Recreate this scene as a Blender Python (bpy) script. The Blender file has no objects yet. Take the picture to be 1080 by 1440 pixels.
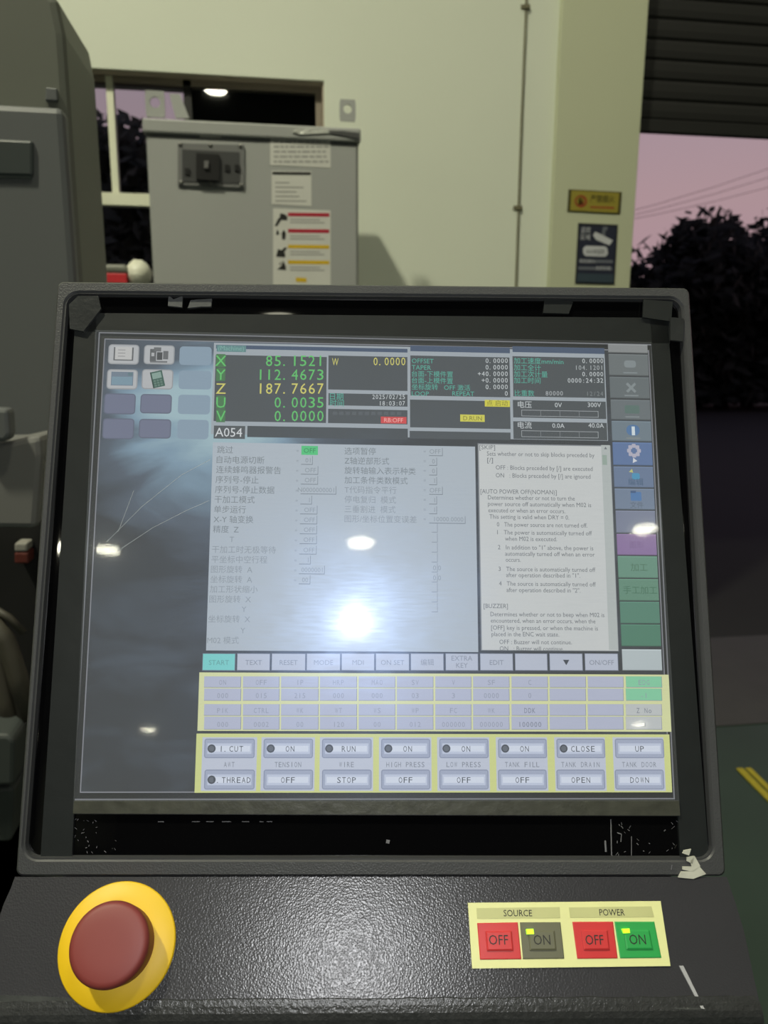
import bpy, bmesh, math, random
from mathutils import Vector, Matrix
from mathutils.geometry import tessellate_polygon

# ------------------------------------------------------------------ camera
sc = bpy.context.scene
COL = sc.collection
FPX = 1080.0                                   # focal length in pixels of the 1080 x 1440 frame
C0 = Vector((0.0, 0.0, 1.45))                  # the phone is held 1.45 m above the floor
DOWN = Vector((-33.0, 5287.0, 1080.0)).normalized()      # plumb line in camera axes (right, down, forward)
FH = (Vector((0, 0, 1)) - DOWN * DOWN.z).normalized()
RH = DOWN.cross(FH)
YAW = math.radians(8.3)                        # the phone is turned a little to the right of the wall's normal


def world_dir(v):
    a, b, c = v.dot(RH), v.dot(FH), -v.dot(DOWN)
    return Vector((a * math.cos(YAW) + b * math.sin(YAW), -a * math.sin(YAW) + b * math.cos(YAW), c))


cam_d = bpy.data.cameras.new('camera')
cam = bpy.data.objects.new('camera', cam_d)
COL.objects.link(cam)
cx, cy, cz = world_dir(Vector((1, 0, 0))), world_dir(Vector((0, -1, 0))), world_dir(Vector((0, 0, -1)))
M = Matrix((cx, cy, cz)).transposed().to_4x4()
M.translation = C0
cam.matrix_world = M
cam_d.sensor_fit = 'HORIZONTAL'
cam_d.sensor_width = 36.0
cam_d.lens = 36.0
cam_d.clip_start = 0.02
cam_d.clip_end = 300
cam_d.dof.use_dof = True
cam_d.dof.focus_distance = 0.42
cam_d.dof.aperture_fstop = 17.0
sc.camera = cam

# ------------------------------------------------------------------ exposure, sky, phone flash
sc.view_settings.view_transform = 'Standard'
sc.view_settings.look = 'None'
sc.view_settings.exposure = 0.0
sc.view_settings.gamma = 1.0
sc.view_settings.use_curve_mapping = False
sc.cycles.sample_clamp_indirect = 6.0


def lin(c):
    """sRGB hex or 0-255 triple -> linear rgba"""
    if isinstance(c, str):
        c = [int(c[i:i + 2], 16) for i in (1, 3, 5)]
    o = []
    for x in c:
        x = x / 255.0
        o.append(x / 12.92 if x <= 0.04045 else ((x + 0.055) / 1.055) ** 2.4)
    return (*o, 1.0)


world = bpy.data.worlds.new('dusk_sky')
sc.world = world
world.use_nodes = True
nt = world.node_tree
bg = nt.nodes['Background']
tcw = nt.nodes.new('ShaderNodeTexCoord')
sep = nt.nodes.new('ShaderNodeSeparateXYZ')
rampw = nt.nodes.new('ShaderNodeValToRGB')
nt.links.new(tcw.outputs['Generated'], sep.inputs[0])
nt.links.new(sep.outputs['Z'], rampw.inputs[0])
nt.links.new(rampw.outputs[0], bg.inputs[0])
el = rampw.color_ramp.elements
el[0].position, el[0].color = 0.0, lin((172, 140, 150))
el[1].position, el[1].color = 1.0, lin((40, 46, 66))
e = el.new(0.18); e.color = lin((172, 145, 150))
e = el.new(0.34); e.color = lin((158, 142, 154))
e = el.new(0.6); e.color = lin((84, 86, 110))
bg.inputs[1].default_value = 1.0

FLASH_W = 4.2
fl = bpy.data.lights.new('phone_flash', 'POINT')
fl.energy = FLASH_W
fl.color = (0.97, 0.98, 1.0)
fl.shadow_soft_size = 0.0065
flo = bpy.data.objects.new('phone_flash', fl)
COL.objects.link(flo)
flo.location = C0 + world_dir(Vector((0.0035, 0.0, -0.012)))

# ------------------------------------------------------------------ pixel helpers


def ray(px, py):
    return world_dir(Vector((px - 540.0, py - 720.0, FPX)).normalized())


def aty(px, py, y):
    r = ray(px, py)
    return C0 + r * ((y - C0.y) / r.y)


def atz(px, py, z):
    r = ray(px, py)
    return C0 + r * ((z - C0.z) / r.z)


# ------------------------------------------------------------------ materials
MATS = {}


def principled(name, col, rough=0.6, metal=0.0, spec=0.5, noise=0.0, nscale=20, bump=0.0, bscale=200, bdist=0.001, coat=0.0, emit=None, estr=0.0, kind='noise'):
    if name in MATS:
        return MATS[name]
    m = bpy.data.materials.new(name)
    m.use_nodes = True
    n = m.node_tree
    b = n.nodes['Principled BSDF']
    c = lin(col)
    b.inputs['Base Color'].default_value = c
    b.inputs['Roughness'].default_value = rough
    b.inputs['Metallic'].default_value = metal
    b.inputs['Specular IOR Level'].default_value = spec
    b.inputs['Coat Weight'].default_value = coat
    tc = n.nodes.new('ShaderNodeTexCoord')
    if noise > 0:
        t = n.nodes.new('ShaderNodeTexNoise')
        t.inputs['Scale'].default_value = nscale
        t.inputs['Detail'].default_value = 5
        n.links.new(tc.outputs['Object'], t.inputs['Vector'])
        mx = n.nodes.new('ShaderNodeMix')
        mx.data_type = 'RGBA'
        mx.inputs['A'].default_value = tuple(x * (1 - noise) for x in c[:3]) + (1,)
        mx.inputs['B'].default_value = tuple(min(1, x * (1 + noise)) for x in c[:3]) + (1,)
        n.links.new(t.outputs['Fac'], mx.inputs['Factor'])
        n.links.new(mx.outputs['Result'], b.inputs['Base Color'])
    if bump > 0:
        if kind == 'grain':
            t2 = n.nodes.new('ShaderNodeTexVoronoi')
            t2.feature = 'SMOOTH_F1'
            t2.inputs['Smoothness'].default_value = 0.5
            t2.inputs['Scale'].default_value = bscale
            wn = n.nodes.new('ShaderNodeTexNoise')
            wn.inputs['Scale'].default_value = bscale * 0.35
            vm = n.nodes.new('ShaderNodeVectorMath'); vm.operation = 'SCALE'
            vm.inputs['Scale'].default_value = 1.2 / bscale
            va = n.nodes.new('ShaderNodeVectorMath'); va.operation = 'ADD'
            n.links.new(tc.outputs['Object'], wn.inputs['Vector'])
            n.links.new(wn.outputs['Color'], vm.inputs[0])
            n.links.new(tc.outputs['Object'], va.inputs[0])
            n.links.new(vm.outputs[0], va.inputs[1])
            n.links.new(va.outputs[0], t2.inputs['Vector'])
            out = t2.outputs['Distance']
        else:
            t2 = n.nodes.new('ShaderNodeTexNoise')
            t2.inputs['Scale'].default_value = bscale
            t2.inputs['Detail'].default_value = 3
            n.links.new(tc.outputs['Object'], t2.inputs['Vector'])
            out = t2.outputs['Fac']
        bp = n.nodes.new('ShaderNodeBump')
        bp.inputs['Strength'].default_value = bump
        bp.inputs['Distance'].default_value = bdist
        n.links.new(out, bp.inputs['Height'])
        n.links.new(bp.outputs[0], b.inputs['Normal'])
    if emit:
        b.inputs['Emission Color'].default_value = lin(emit)
        b.inputs['Emission Strength'].default_value = estr
    MATS[name] = m
    return m


DG = 1.4        # brightness of the display relative to the room
GAIN = 1.02      # display backlight level


def em(col, gain=None):
    """a display colour: light given off by the backlit panel"""
    if gain is not None: gain *= DG
    k = 'display_%s_%s' % (str(col), gain)
    if k in MATS:
        return MATS[k]
    m = bpy.data.materials.new('display_colour')
    m.use_nodes = True
    n = m.node_tree
    n.nodes.clear()
    o = n.nodes.new('ShaderNodeOutputMaterial')
    e_ = n.nodes.new('ShaderNodeEmission')
    e_.inputs[0].default_value = lin(col)
    e_.inputs[1].default_value = GAIN if gain is None else gain
    n.links.new(e_.outputs[0], o.inputs[0])
    MATS[k] = m
    return m


def glass_pane(name, tint=(1, 1, 1), mult=1.0):
    if name in MATS:
        return MATS[name]
    m = bpy.data.materials.new(name)
    m.use_nodes = True
    n = m.node_tree
    n.nodes.clear()
    o = n.nodes.new('ShaderNodeOutputMaterial')
    tr = n.nodes.new('ShaderNodeBsdfTransparent')
    tr.inputs[0].default_value = (*tint, 1)
    gl = n.nodes.new('ShaderNodeBsdfGlossy')
    gl.inputs['Roughness'].default_value = 0.02
    fr = n.nodes.new('ShaderNodeFresnel')
    fr.inputs[0].default_value = 1.5
    mul = n.nodes.new('ShaderNodeMath'); mul.operation = 'MULTIPLY'
    mul.inputs[1].default_value = mult
    mx = n.nodes.new('ShaderNodeMixShader')
    n.links.new(fr.outputs[0], mul.inputs[0])
    n.links.new(mul.outputs[0], mx.inputs[0])
    n.links.new(tr.outputs[0], mx.inputs[1])
    n.links.new(gl.outputs[0], mx.inputs[2])
    n.links.new(mx.outputs[0], o.inputs[0])
    MATS[name] = m
    return m


# ------------------------------------------------------------------ mesh builder


class MB:
    def __init__(self):
        self.v, self.f, self.mi, self.mats, self.smooth = [], [], [], [], []

    def slot(self, m):
        if m not in self.mats:
            self.mats.append(m)
        return self.mats.index(m)

    def poly(self, pts, m, sm=False):
        b = len(self.v)
        self.v += [tuple(p) for p in pts]
        self.f.append(tuple(range(b, b + len(pts))))
        self.mi.append(self.slot(m)); self.smooth.append(sm)

    def raw(self, verts, faces, m, sm=False):
        b = len(self.v)
        self.v += [tuple(p) for p in verts]
        s = self.slot(m)
        for f in faces:
            self.f.append(tuple(b + i for i in f)); self.mi.append(s); self.smooth.append(sm)

    def box(self, lo, hi, m):
        x0, y0, z0 = lo; x1, y1, z1 = hi
        self.raw([(x0, y0, z0), (x1, y0, z0), (x1, y1, z0), (x0, y1, z0), (x0, y0, z1), (x1, y0, z1), (x1, y1, z1), (x0, y1, z1)],
                 [(3, 2, 1, 0), (4, 5, 6, 7), (0, 1, 5, 4), (1, 2, 6, 5), (2, 3, 7, 6), (3, 0, 4, 7)], m)

    def prism(self, front, back, m, sm=False):
        """two matching loops -> closed solid (front loop counter-clockwise seen from outside)"""
        n = len(front)
        self.raw(list(front) + list(back),
                 [tuple(range(n)), tuple(reversed(range(n, 2 * n)))] +
                 [(i, i + n, (i + 1) % n + n, (i + 1) % n) for i in range(n)], m, sm)

    def loft(self, loops, m, cap0=False, cap1=False, closed=True, sm=False):
        n = len(loops[0])
        vs = [p for l in loops for p in l]
        fs = []
        for k in range(len(loops) - 1):
            for i in range(n if closed else n - 1):
                j = (i + 1) % n
                fs.append((k * n + i, k * n + j, (k + 1) * n + j, (k + 1) * n + i))
        if cap0: fs.append(tuple(reversed(range(n))))
        if cap1: fs.append(tuple(range((len(loops) - 1) * n, len(loops) * n)))
        self.raw(vs, fs, m, sm)

    def tube(self, pts, r, m, n=8):
        pts = [Vector(p) for p in pts]
        loops = []
        for i, p in enumerate(pts):
            d = (pts[min(i + 1, len(pts) - 1)] - pts[max(i - 1, 0)]).normalized()
            a = d.orthogonal().normalized() if i == 0 else (a_prev - d * a_prev.dot(d)).normalized()
            a_prev = a
            b = d.cross(a)
            rr = r[i] if isinstance(r, (list, tuple)) else r
            loops.append([p + (a * math.cos(t * 2 * math.pi / n) + b * math.sin(t * 2 * math.pi / n)) * rr for t in range(n)])
        self.loft(loops, m, True, True, sm=True)

    def lathe(self, prof, m, n=40, centre=(0, 0, 0), ax=(Vector((1, 0, 0)), Vector((0, 1, 0)), Vector((0, 0, 1))), cap0=False, cap1=True, sm=True):
        c = Vector(centre)
        loops = [[c + ax[0] * (r * math.cos(2 * math.pi * i / n)) + ax[1] * (r * math.sin(2 * math.pi * i / n)) + ax[2] * h for i in range(n)] for r, h in prof]
        self.loft(loops, m, cap0, cap1, sm=sm)

    def build(self, name, parent=None, mw=None, kind=None, label=None, cat=None, group=None, bevel=0.0):
        me = bpy.data.meshes.new(name)
        me.from_pydata(self.v, [], self.f)
        for m in self.mats:
            me.materials.append(m)
        me.polygons.foreach_set('material_index', self.mi)
        me.polygons.foreach_set('use_smooth', self.smooth)
        me.update()
        o = bpy.data.objects.new(name, me)
        COL.objects.link(o)
        if parent: o.parent = parent
        if mw is not None: o.matrix_local = mw
        if bevel:
            bv = o.modifiers.new('bevel', 'BEVEL'); bv.width = bevel; bv.segments = 2; bv.limit_method = 'ANGLE'
        tag(o, label, cat, group, kind)
        return o


def tag(o, label=None, cat=None, group=None, kind=None):
    for k, v in (('label', label), ('category', cat), ('group', group), ('kind', kind)):
        if v: o[k] = v
    return o


def empty(name, loc, label, cat, group=None):
    o = bpy.data.objects.new(name, None)
    o.empty_display_size = 0.1
    COL.objects.link(o)
    o.location = loc
    return tag(o, label, cat, group)


def off(loc):
    return Matrix.Translation(-Vector(loc))


GLYPH = {}


def glyphs(s):
    if s not in GLYPH:
        cu = bpy.data.curves.new('lettering', 'FONT')
        cu.body = s
        cu.resolution_u = 2
        o = bpy.data.objects.new('lettering', cu)
        me = o.to_mesh()
        GLYPH[s] = ([(v.co.x, v.co.y) for v in me.vertices], [tuple(p.vertices) for p in me.polygons])
        o.to_mesh_clear()
        bpy.data.objects.remove(o); bpy.data.curves.remove(cu)
    return GLYPH[s]


CAP = 0.727      # cap height of the built-in face per unit size


def put_text(mb, fn, s, x, y, h, m, align='l', width=None, w=0.0):
    """letters of cap height h with their left end and baseline at (x, y) in the 2-D frame fn(x, y, w) -> 3-D"""
    vs, fs = glyphs(s)
    if not vs: return
    x0, x1 = min(v[0] for v in vs), max(v[0] for v in vs)
    k = h / CAP
    kx = k if width is None else width / max(1e-6, (x1 - x0))
    tot = (x1 - x0) * kx
    ox = x - (tot if align == 'r' else tot / 2 if align == 'c' else 0)
    mb.raw([fn(ox + (a - x0) * kx, y + b * k, w) for a, b in vs], fs, m)


# ================================================================== SETTING (the workshop)
wall_m = principled('cream_wall_paint', (218, 223, 208), 0.75, noise=0.05, nscale=1.3, bump=0.15, bscale=60, bdist=0.002)
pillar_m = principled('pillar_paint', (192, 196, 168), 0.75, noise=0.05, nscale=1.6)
floor_m = principled('green_floor_paint', (44, 60, 50), 0.5, noise=0.28, nscale=2.5)
thresh_m = principled('bare_grey_floor', (62, 61, 62), 0.7, noise=0.2, nscale=6)
road_m = principled('road_surface', (30, 31, 31), 0.9, noise=0.25, nscale=0.8)
ceil_m = principled('ceiling_sheet', (86, 88, 90), 0.8, noise=0.08)
white_m = principled('white_window_frame', (226, 228, 205), 0.5)
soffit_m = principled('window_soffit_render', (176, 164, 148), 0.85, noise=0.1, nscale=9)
dark_m = principled('black_sheet', (14, 14, 15), 0.85)
yel_line_m = principled('yellow_floor_paint', (164, 150, 34), 0.6, noise=0.25, nscale=30)

WY, WT = 3.3, 0.24           # inner face of the wall with the window and the roller door; its thickness
XL, XR, YF, HC = -13.0, 13.0, -32.0, 7.5
HL = 6.9                     # height of the lamps
WX0, WX1, WZ0, WZ1 = -1.9, 0.232, 1.1, 2.506     # window opening
DX0, DX1, DZ1 = 1.566, 5.9, 4.3                  # roller door opening

mb = MB(); mb.box((XL, YF, -0.15), (XR, WY + WT, 0.0), floor_m); mb.build('floor', kind='structure')
mb = MB(); mb.box((XL - .3, YF - .3, HC), (XR + .3, WY + WT, HC + 0.15), ceil_m); mb.build('ceiling', kind='structure')
mb = MB()
mb.box((XL, WY, 0), (WX0, WY + WT, HC), wall_m)
mb.box((WX0, WY, 0), (WX1, WY + WT, WZ0), wall_m)
mb.box((WX0, WY, WZ1), (WX1, WY + WT, HC), wall_m)
mb.box((WX1, WY, 0), (1.25, WY + WT, HC), wall_m)
mb.box((1.25, WY, 0), (DX0 - .03, WY + WT, HC), wall_m)
mb.box((DX0 - .03, WY, DZ1), (DX1, WY + WT, HC), wall_m)
mb.box((DX1, WY, 0), (XR, WY + WT, HC), wall_m)
mb.build('wall_back', kind='structure')
mb = MB(); mb.box((XL - .2, YF, 0), (XL, WY + WT, HC), wall_m); mb.build('wall_left', kind='structure')
mb = MB(); mb.box((XR, YF, 0), (XR + .2, WY + WT, HC), wall_m); mb.build('wall_right', kind='structure')
mb = MB(); mb.box((XL - .2, YF - .2, 0), (XR + .2, YF, HC), dark_m if False else ceil_m); mb.build('wall_front', kind='structure')
# pillar beside the roller door
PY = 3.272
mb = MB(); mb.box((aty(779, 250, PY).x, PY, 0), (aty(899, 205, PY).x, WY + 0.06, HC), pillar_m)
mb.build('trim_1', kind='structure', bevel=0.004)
# outside ground and the bare strip inside the door
mb = MB(); mb.box((-60, WY + WT, -0.2), (90, 120, -0.02), road_m); mb.build('ground', kind='structure')
mb = MB(); mb.box((0.9, 2.62, 0.0), (DX1, WY + WT, 0.004), thresh_m); mb.build('trim_2', kind='structure')
mb = MB()
a, b = atz(1046, 1080, 0.005), atz(1082, 1116, 0.005)
d = (b - a); d.z = 0; d.normalize(); nrm = Vector((-d.y, d.x, 0))
e_ = a + d * 1.6
for o0, o1 in ((-0.028, -0.004), (0.006, 0.026)):
    lo = [a + nrm * o0, e_ + nrm * o0, e_ + nrm * o1, a + nrm * o1]
    mb.prism([Vector((p.x, p.y, 0.006)) for p in lo], [Vector((p.x, p.y, 0.001)) for p in lo], yel_line_m)
mb.build('trim_3', kind='structure')

# window: soffit and jamb lining, frame, panes
GY = 3.375
win = MB()
win.box((WX0, WY + 0.012, WZ1 - 0.006), (WX1, GY + .05, WZ1 + 0.002), soffit_m)
win.box((WX1 - 0.006, WY + 0.012, WZ0), (WX1 + 0.002, GY + .05, WZ1), soffit_m)
window = win.build('window_1', kind='structure')
ztr0, ztr1 = aty(165, 290, GY).z, aty(165, 273, GY).z
brown_m = principled('brown_grey_window_head', (142, 132, 118), .6, noise=.1, nscale=9)
zh = aty(300, 122, GY - .02).z
mb = MB(); mb.box((WX0, GY - .02, zh), (WX1 - .007, GY + .03, WZ1 - .007), brown_m); mb.build('window_head', window)
xj = aty(444, 140, GY - .02).x
mb = MB(); mb.box((xj, GY - .02, WZ0 + .03), (WX1 - .007, GY + .03, zh), brown_m); mb.build('window_side', window)
mb = MB(); mb.box((WX0, GY - .03, ztr0), (WX1 - .007, GY + .03, ztr1), white_m); mb.build('window_transom', window)
xm0, xm1 = aty(155, 200, GY).x, aty(164.5, 200, GY).x
mb = MB(); mb.box((xm0, GY - .022, ztr1), (xm1, GY + .022, WZ1 - .007), white_m); mb.build('window_mullion', window)
xs0 = aty(259, 145, GY).x
mb = MB(); mb.box((xs0, GY - .02, ztr1), (xs0 + 0.03, GY + .02, WZ1 - .007), principled('dark_frame', (30, 29, 28), 0.6)); mb.build('window_stile', window)
mb = MB(); mb.box((WX0, WY + .02, WZ0), (WX1 - .007, GY + .05, WZ0 + 0.03), white_m); mb.build('window_sill', window)
pane_m = glass_pane('window_glass', (0.9, 0.92, 0.92), 1.0)
for (x0, x1, z0, z1) in ((WX0, xm0, ztr1, WZ1 - .007), (xm1, xs0, ztr1, WZ1 - .007), (xs0 + .03, WX1 - .007, ztr1, WZ1 - .007), (WX0, WX1 - .007, WZ0 + .03, ztr0)):
    mb = MB(); mb.box((x0, GY - .003, z0), (x1, GY + .003, z1), pane_m); mb.build('window_pane', window)
mb = MB(); mb.box((xs0 + .01, GY + .06, ztr1 - .05), (WX1 + .02, GY + .08, WZ1 + .03), dark_m); mb.build('dark_backing', window)  # black sheet behind the right hand pane

# ================================================================== ceiling lamps
alu_m = principled('lamp_housing', (90, 92, 95), 0.5, metal=0.6)


def lamp(x, y, label, r, power):
    lens_m = principled('lamp_lens_%d' % power, (255, 255, 250), 0.4, emit=(255, 252, 224), estr=power)
    t = empty('high_bay_lamp', (x, y, HL), label, 'lamp', 'round high bay lamps under the ceiling')
    mb = MB(); mb.lathe([(r, 0.002), (r + .02, 0.0), (r + .03, 0.02), (r + .02, 0.1), (0.09, 0.17), (0.07, 0.32)], alu_m, 28, cap0=False); mb.build('housing', t)
    mb = MB(); mb.lathe([(r, 0.004), (r * .5, 0.0)], lens_m, 28, cap0=False)
    mb.build('lens', t)
    mb = MB(); mb.tube([(0, 0, 0.32), (0, 0, HC - HL)], 0.012, alu_m, 6); mb.build('hanging_rod', t)
    return t


LAMPS = ((-5.44, -11.1, 'mirrored at the left of the screen', .2, 90), (-1.02, -11.3, 'mirrored in the window and mid screen', .22, 90), (3.86, -11.3, 'mirrored at the right of the screen', .2, 90),
         (-9.65, -25.4, 'mirrored at the lower left of the screen', .25, 90), (7.38, -27.4, 'mirrored at the lower right of the screen', .25, 90),
         (-1.35, -5.35, 'mirrored in the top gap of the bezel', .2, 7), (-2.6, -0.3, 'overhead on the left near the window wall', .2, 1000),
         (0.9, -0.9, 'added overhead in the middle to light the window wall', .2, 200), (4.6, -1.2, 'added overhead on the right to light the door wall', .2, 150))  # middle and right lamps are unseen, added to light the wall
for x, y, t_, r, p in LAMPS:
    lamp(x, y, 'round white high bay lamp ' + t_, r, p)

# ================================================================== THE CONTROL PANEL
PIX_N = Vector((0.0405122, -0.13973539, -0.98935978)).normalized()
PIX_U = Vector((0.9991505, 0.01314984, 0.03905585)).normalized()
PN = world_dir(PIX_N); PU_ = world_dir(PIX_U); PU_ = (PU_ - PN * PU_.dot(PN)).normalized(); PV = PN.cross(PU_)
P0 = C0 + world_dir(Vector((-10, 75, 1080)) * (0.41 / 1080))
PF = Matrix((PU_, PV, PN)).transposed().to_4x4(); PF.translation = P0
PFI = PF.inverted()


def pl(px, py, w=0.0):
    """a point of the photograph carried on to the plane w metres above the panel's face, in panel axes (metres)"""
    o = PFI @ C0
    r = PFI.to_3x3() @ ray(px, py)
    p = o + r * ((w - o.z) / r.z)
    return p


SH = 0.00626     # the display sits a hair askew in its cut-out
DW = -0.0030     # depth of the display surface under the face


def ui(px, py):
    p = pl(px, py, DW)
    return p.x + SH * p.y, p.y


def uif(s, t, w=0.0):
    return (s - SH * t, t, DW + w)


base = Vector((P0.x + 0.01, P0.y + 0.14, 0.0))
panel = empty('control_panel', base, 'dark grey machine control panel with touch screen and yellow ringed stop button', 'control panel')
PL = Matrix.Translation(-base) @ PF

plastic = principled('grained_grey_plastic', (46, 46, 49), 0.29, spec=0.5, noise=0.1, nscale=40, bump=0.36, bscale=1050, bdist=0.00028, kind='grain')
bezel_m = principled('grained_plastic_lit_copy', (62, 63, 64), 0.42, spec=0.5, noise=0.1, nscale=40, bump=0.5, bscale=1050, bdist=0.00025, kind='grain')  # the shelf's plastic, lightened to stand in for weak diffuse light
plastic_s = principled('smooth_grey_plastic', (52, 53, 54), 0.45, spec=0.4, noise=0.12, nscale=30)
gloss_black = principled('black_glass', (6, 6, 7), 0.03, spec=0.5)
tape_m = principled('dark_tape', (27, 30, 30), 0.42, spec=0.4, noise=0.18, nscale=60, bump=.3, bscale=60, bdist=.001)


def rquad(c, r, n=8):
    """rounded quadrilateral: corners c counter-clockwise, radius r"""
    out = []
    for i in range(4):
        p0, p1, p2 = Vector(c[i - 1]), Vector(c[i]), Vector(c[(i + 1) % 4])
        a, b = (p0 - p1).normalized(), (p2 - p1).normalized()
        half = math.acos(max(-1, min(1, a.dot(b)))) / 2
        tl = r / math.tan(half)
        cc = p1 + (a + b).normalized() * (r / math.sin(half))
        s, e2 = p1 + a * tl - cc, p1 + b * tl - cc
        for k in range(n + 1):
            t = k / n
            d = (s * (1 - t) + e2 * t).normalized() * r
            out.append(cc + d)
    return out


def lift(loop, w):
    return [(p.x, p.y, w) for p in loop]


def inset(c, d):
    """quad corners moved inwards by d"""
    out = []
    for i in range(4):
        p0, p1, p2 = Vector(c[i - 1]), Vector(c[i]), Vector(c[(i + 1) % 4])
        a, b = (p0 - p1).normalized(), (p2 - p1).normalized()
        s = math.sin(math.acos(a.dot(b)))
        out.append(p1 + (a + b) * (d / s))
    return out


def q2(pts, w=0.0):
    return [pl(x, y, w).to_2d() for x, y in pts]


outer = q2([(21, 1233), (1022, 1233), (970, 404), (80, 395)])
inner = q2([(33, 1207), (1003, 1208), (958, 420), (94, 412)])
mb = MB()
lo = [lift(rquad(inset(outer, 0.010), .006), -0.085), lift(rquad(outer, .006), -0.078), lift(rquad(outer, .0035), -0.0015), lift(rquad(inset(outer, .0012), .003), 0.0)]
mb.loft(lo, bezel_m, cap0=True)
mb.loft([lift(rquad(inset(outer, .0012), .003), 0.0), lift(rquad(inset(inner, -.0016), .0086), 0.0)], bezel_m)
mb.loft([lift(rquad(inset(inner, -.0016), .0086), 0.0), lift(rquad(inset(inner, -.0008), .0078), -0.0008)], plastic_s, sm=True)
mb.loft([lift(rquad(inset(inner, -.0008), .0078), -0.0008), lift(rquad(inner, .007), -0.0008), lift(rquad(inset(inner, .0006), .0066), -0.0055)], plastic_s)
bez = mb.build('bezel', panel, PL)
mb = MB(); mb.loft([lift(rquad(inset(inner, .0004), .0066), -0.0054), lift(rquad(inset(inner, .0004), .0066), -0.00400)], gloss_black, True)
mb.loft([lift(rquad(inset(inner, a_), .0066), b_) for a_, b_ in ((.0004, -.00400), (.0030, -.00416), (.0060, -.00424), (.0090, -.00425))], gloss_black, False, True, sm=True)
mb.build('cover_glass', panel, PL)

# ---- lower shelf, bent 22 degrees towards the viewer
cl, cr = pl(21, 1233), pl(1022, 1233)
BEND = math.radians(22)
SN = (Vector((0, 0, 1)) * math.cos(BEND) + Vector((0, 1, 0)) * math.sin(BEND)).normalized()
SU = (cr - cl).normalized(); SU.z = 0; SU.normalize()
SN = (SN - SU * SN.dot(SU)).normalized()
SV = SN.cross(SU)
SO = (cl + cr) / 2
SF = Matrix((SU, SV, SN)).transposed().to_4x4(); SF.translation = SO     # shelf axes inside panel axes
SM = PL @ SF
SW_I = (PF @ SF).inverted()


def sl(px, py, w=0.0):
    o = SW_I @ C0
    r = SW_I.to_3x3() @ ray(px, py)
    return o + r * ((w - o.z) / r.z)


right_edge = [sl(*p) for p in ((1022, 1233), (1027, 1248), (1034, 1269), (1046, 1309), (1054, 1345), (1061, 1379), (1069, 1414))]
left_edge = [sl(*p) for p in ((21, 1233), (15, 1250), (6, 1269), (-8, 1309), (-20, 1345), (-29, 1379), (-38, 1414))]
st = [(a.x, b.x, (a.y + b.y) / 2, 0.0) for a, b in zip(left_edge, right_edge)]
xl, xr, yl_, _ = st[-1]
for k in range(1, 7):                     # rolled front edge
    t = k / 6 * math.radians(80)
    R = 0.012
    st.append((xl - 0.0004 * k, xr + 0.0004 * k, yl_ - R * math.sin(t), -R * (1 - math.cos(t))))
xl, xr, yy, ww = st[-1]
st.append((xl, xr, yy - 0.004, ww - 0.04))
st.append((xl + .004, xr - .004, yy + 0.012, ww - 0.05))
st.append((xl + .02, xr - .02, yy + 0.09, ww - 0.035))
mb = MB()
grid = []
NX = 12
for (a, b, y, w) in st:
    grid.append([(a + (b - a) * i / NX, y, w) for i in range(NX + 1)])
loops = grid
mb.loft([list(reversed(l)) for l in loops], plastic, closed=False, sm=False)
# side walls
for sgn in (0, 1):
    pts = [(l[0] if sgn == 0 else l[-1]) for l in loops]
    back = [(p[0], p[1], min(p[2], -0.03)) for p in pts[:-3]]
    fr = pts[:-3]
    for i in range(len(fr) - 1):
        f = [fr[i], fr[i + 1], back[i + 1], back[i]]
        mb.poly(f if sgn == 0 else list(reversed(f)), plastic)
shelf = mb.build('front_shelf', panel, SM)

# crease strip, smoother, between the screen and the shelf
mb = MB()
cs = q2([(30, 1231), (1014, 1231), (1010, 1212), (27, 1212)])
# ---- display
light_edge = principled('display_bezel_metal', (120, 122, 128), 0.35, metal=0.4)
lcd0 = principled('display_backing', (18, 19, 20), 0.4)
disp = MB()
d4 = q2([(103, 1145), (956, 1148), (916, 481), (134, 464)], -0.0036)
disp.loft([lift(d4, -0.0046), lift(d4, -0.0036)], lcd0, True, True)
display = disp.build('display', panel, PL, label='lit touch display showing number readouts and soft keys')
I4 = Matrix.Identity(4)


def rect_pts(x0, y0, x1, y1, w=0.0):
    """axis aligned display rectangle from its top-left and bottom-right pixels"""
    s0, t1 = ui(x0, y0); s1, t0 = ui(x1, y1)
    return s0, t0, s1, t1


def qd(mb, r, m, w=0.0, ins=0.0):
    s0, t0, s1, t1 = r
    s0 += ins; t0 += ins; s1 -= ins; t1 -= ins
    mb.poly([uif(s0, t0, w), uif(s1, t0, w), uif(s1, t1, w), uif(s0, t1, w)], m)


def outline(mb, r, m, w, th):
    s0, t0, s1, t1 = r
    for q in ((s0, t0, s1, t0 + th), (s0, t1 - th, s1, t1), (s0, t0, s0 + th, t1), (s1 - th, t0, s1, t1)):
        qd(mb, q, m, w)


def rrect(mb, r, m, w, rad, ins=0.0, n=4):
    s0, t0, s1, t1 = r
    s0 += ins; t0 += ins; s1 -= ins; t1 -= ins
    rad = max(0.0002, rad - ins)
    pts = []
    for (cx_, cy_, a0) in ((s1 - rad, t0 + rad, -90), (s1 - rad, t1 - rad, 0), (s0 + rad, t1 - rad, 90), (s0 + rad, t0 + rad, 180)):
        for k in range(n + 1):
            a_ = math.radians(a0 + 90 * k / n)
            pts.append(uif(cx_ + rad * math.cos(a_), cy_ + rad * math.sin(a_), w))
    mb.poly(pts, m)


MMPX = 0.000366


def txt(mb, s, px, py, hpx, m, align='l', wpx=None, w=0.0005):
    x, y = ui(px, py)
    wd = None
    if wpx: wd = abs(ui(px + wpx, py)[0] - x)
    k = abs(ui(px, py - 10)[1] - y) / 10
    put_text(mb, uif, s, x, y, hpx * k, m, align, wd, w)


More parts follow.
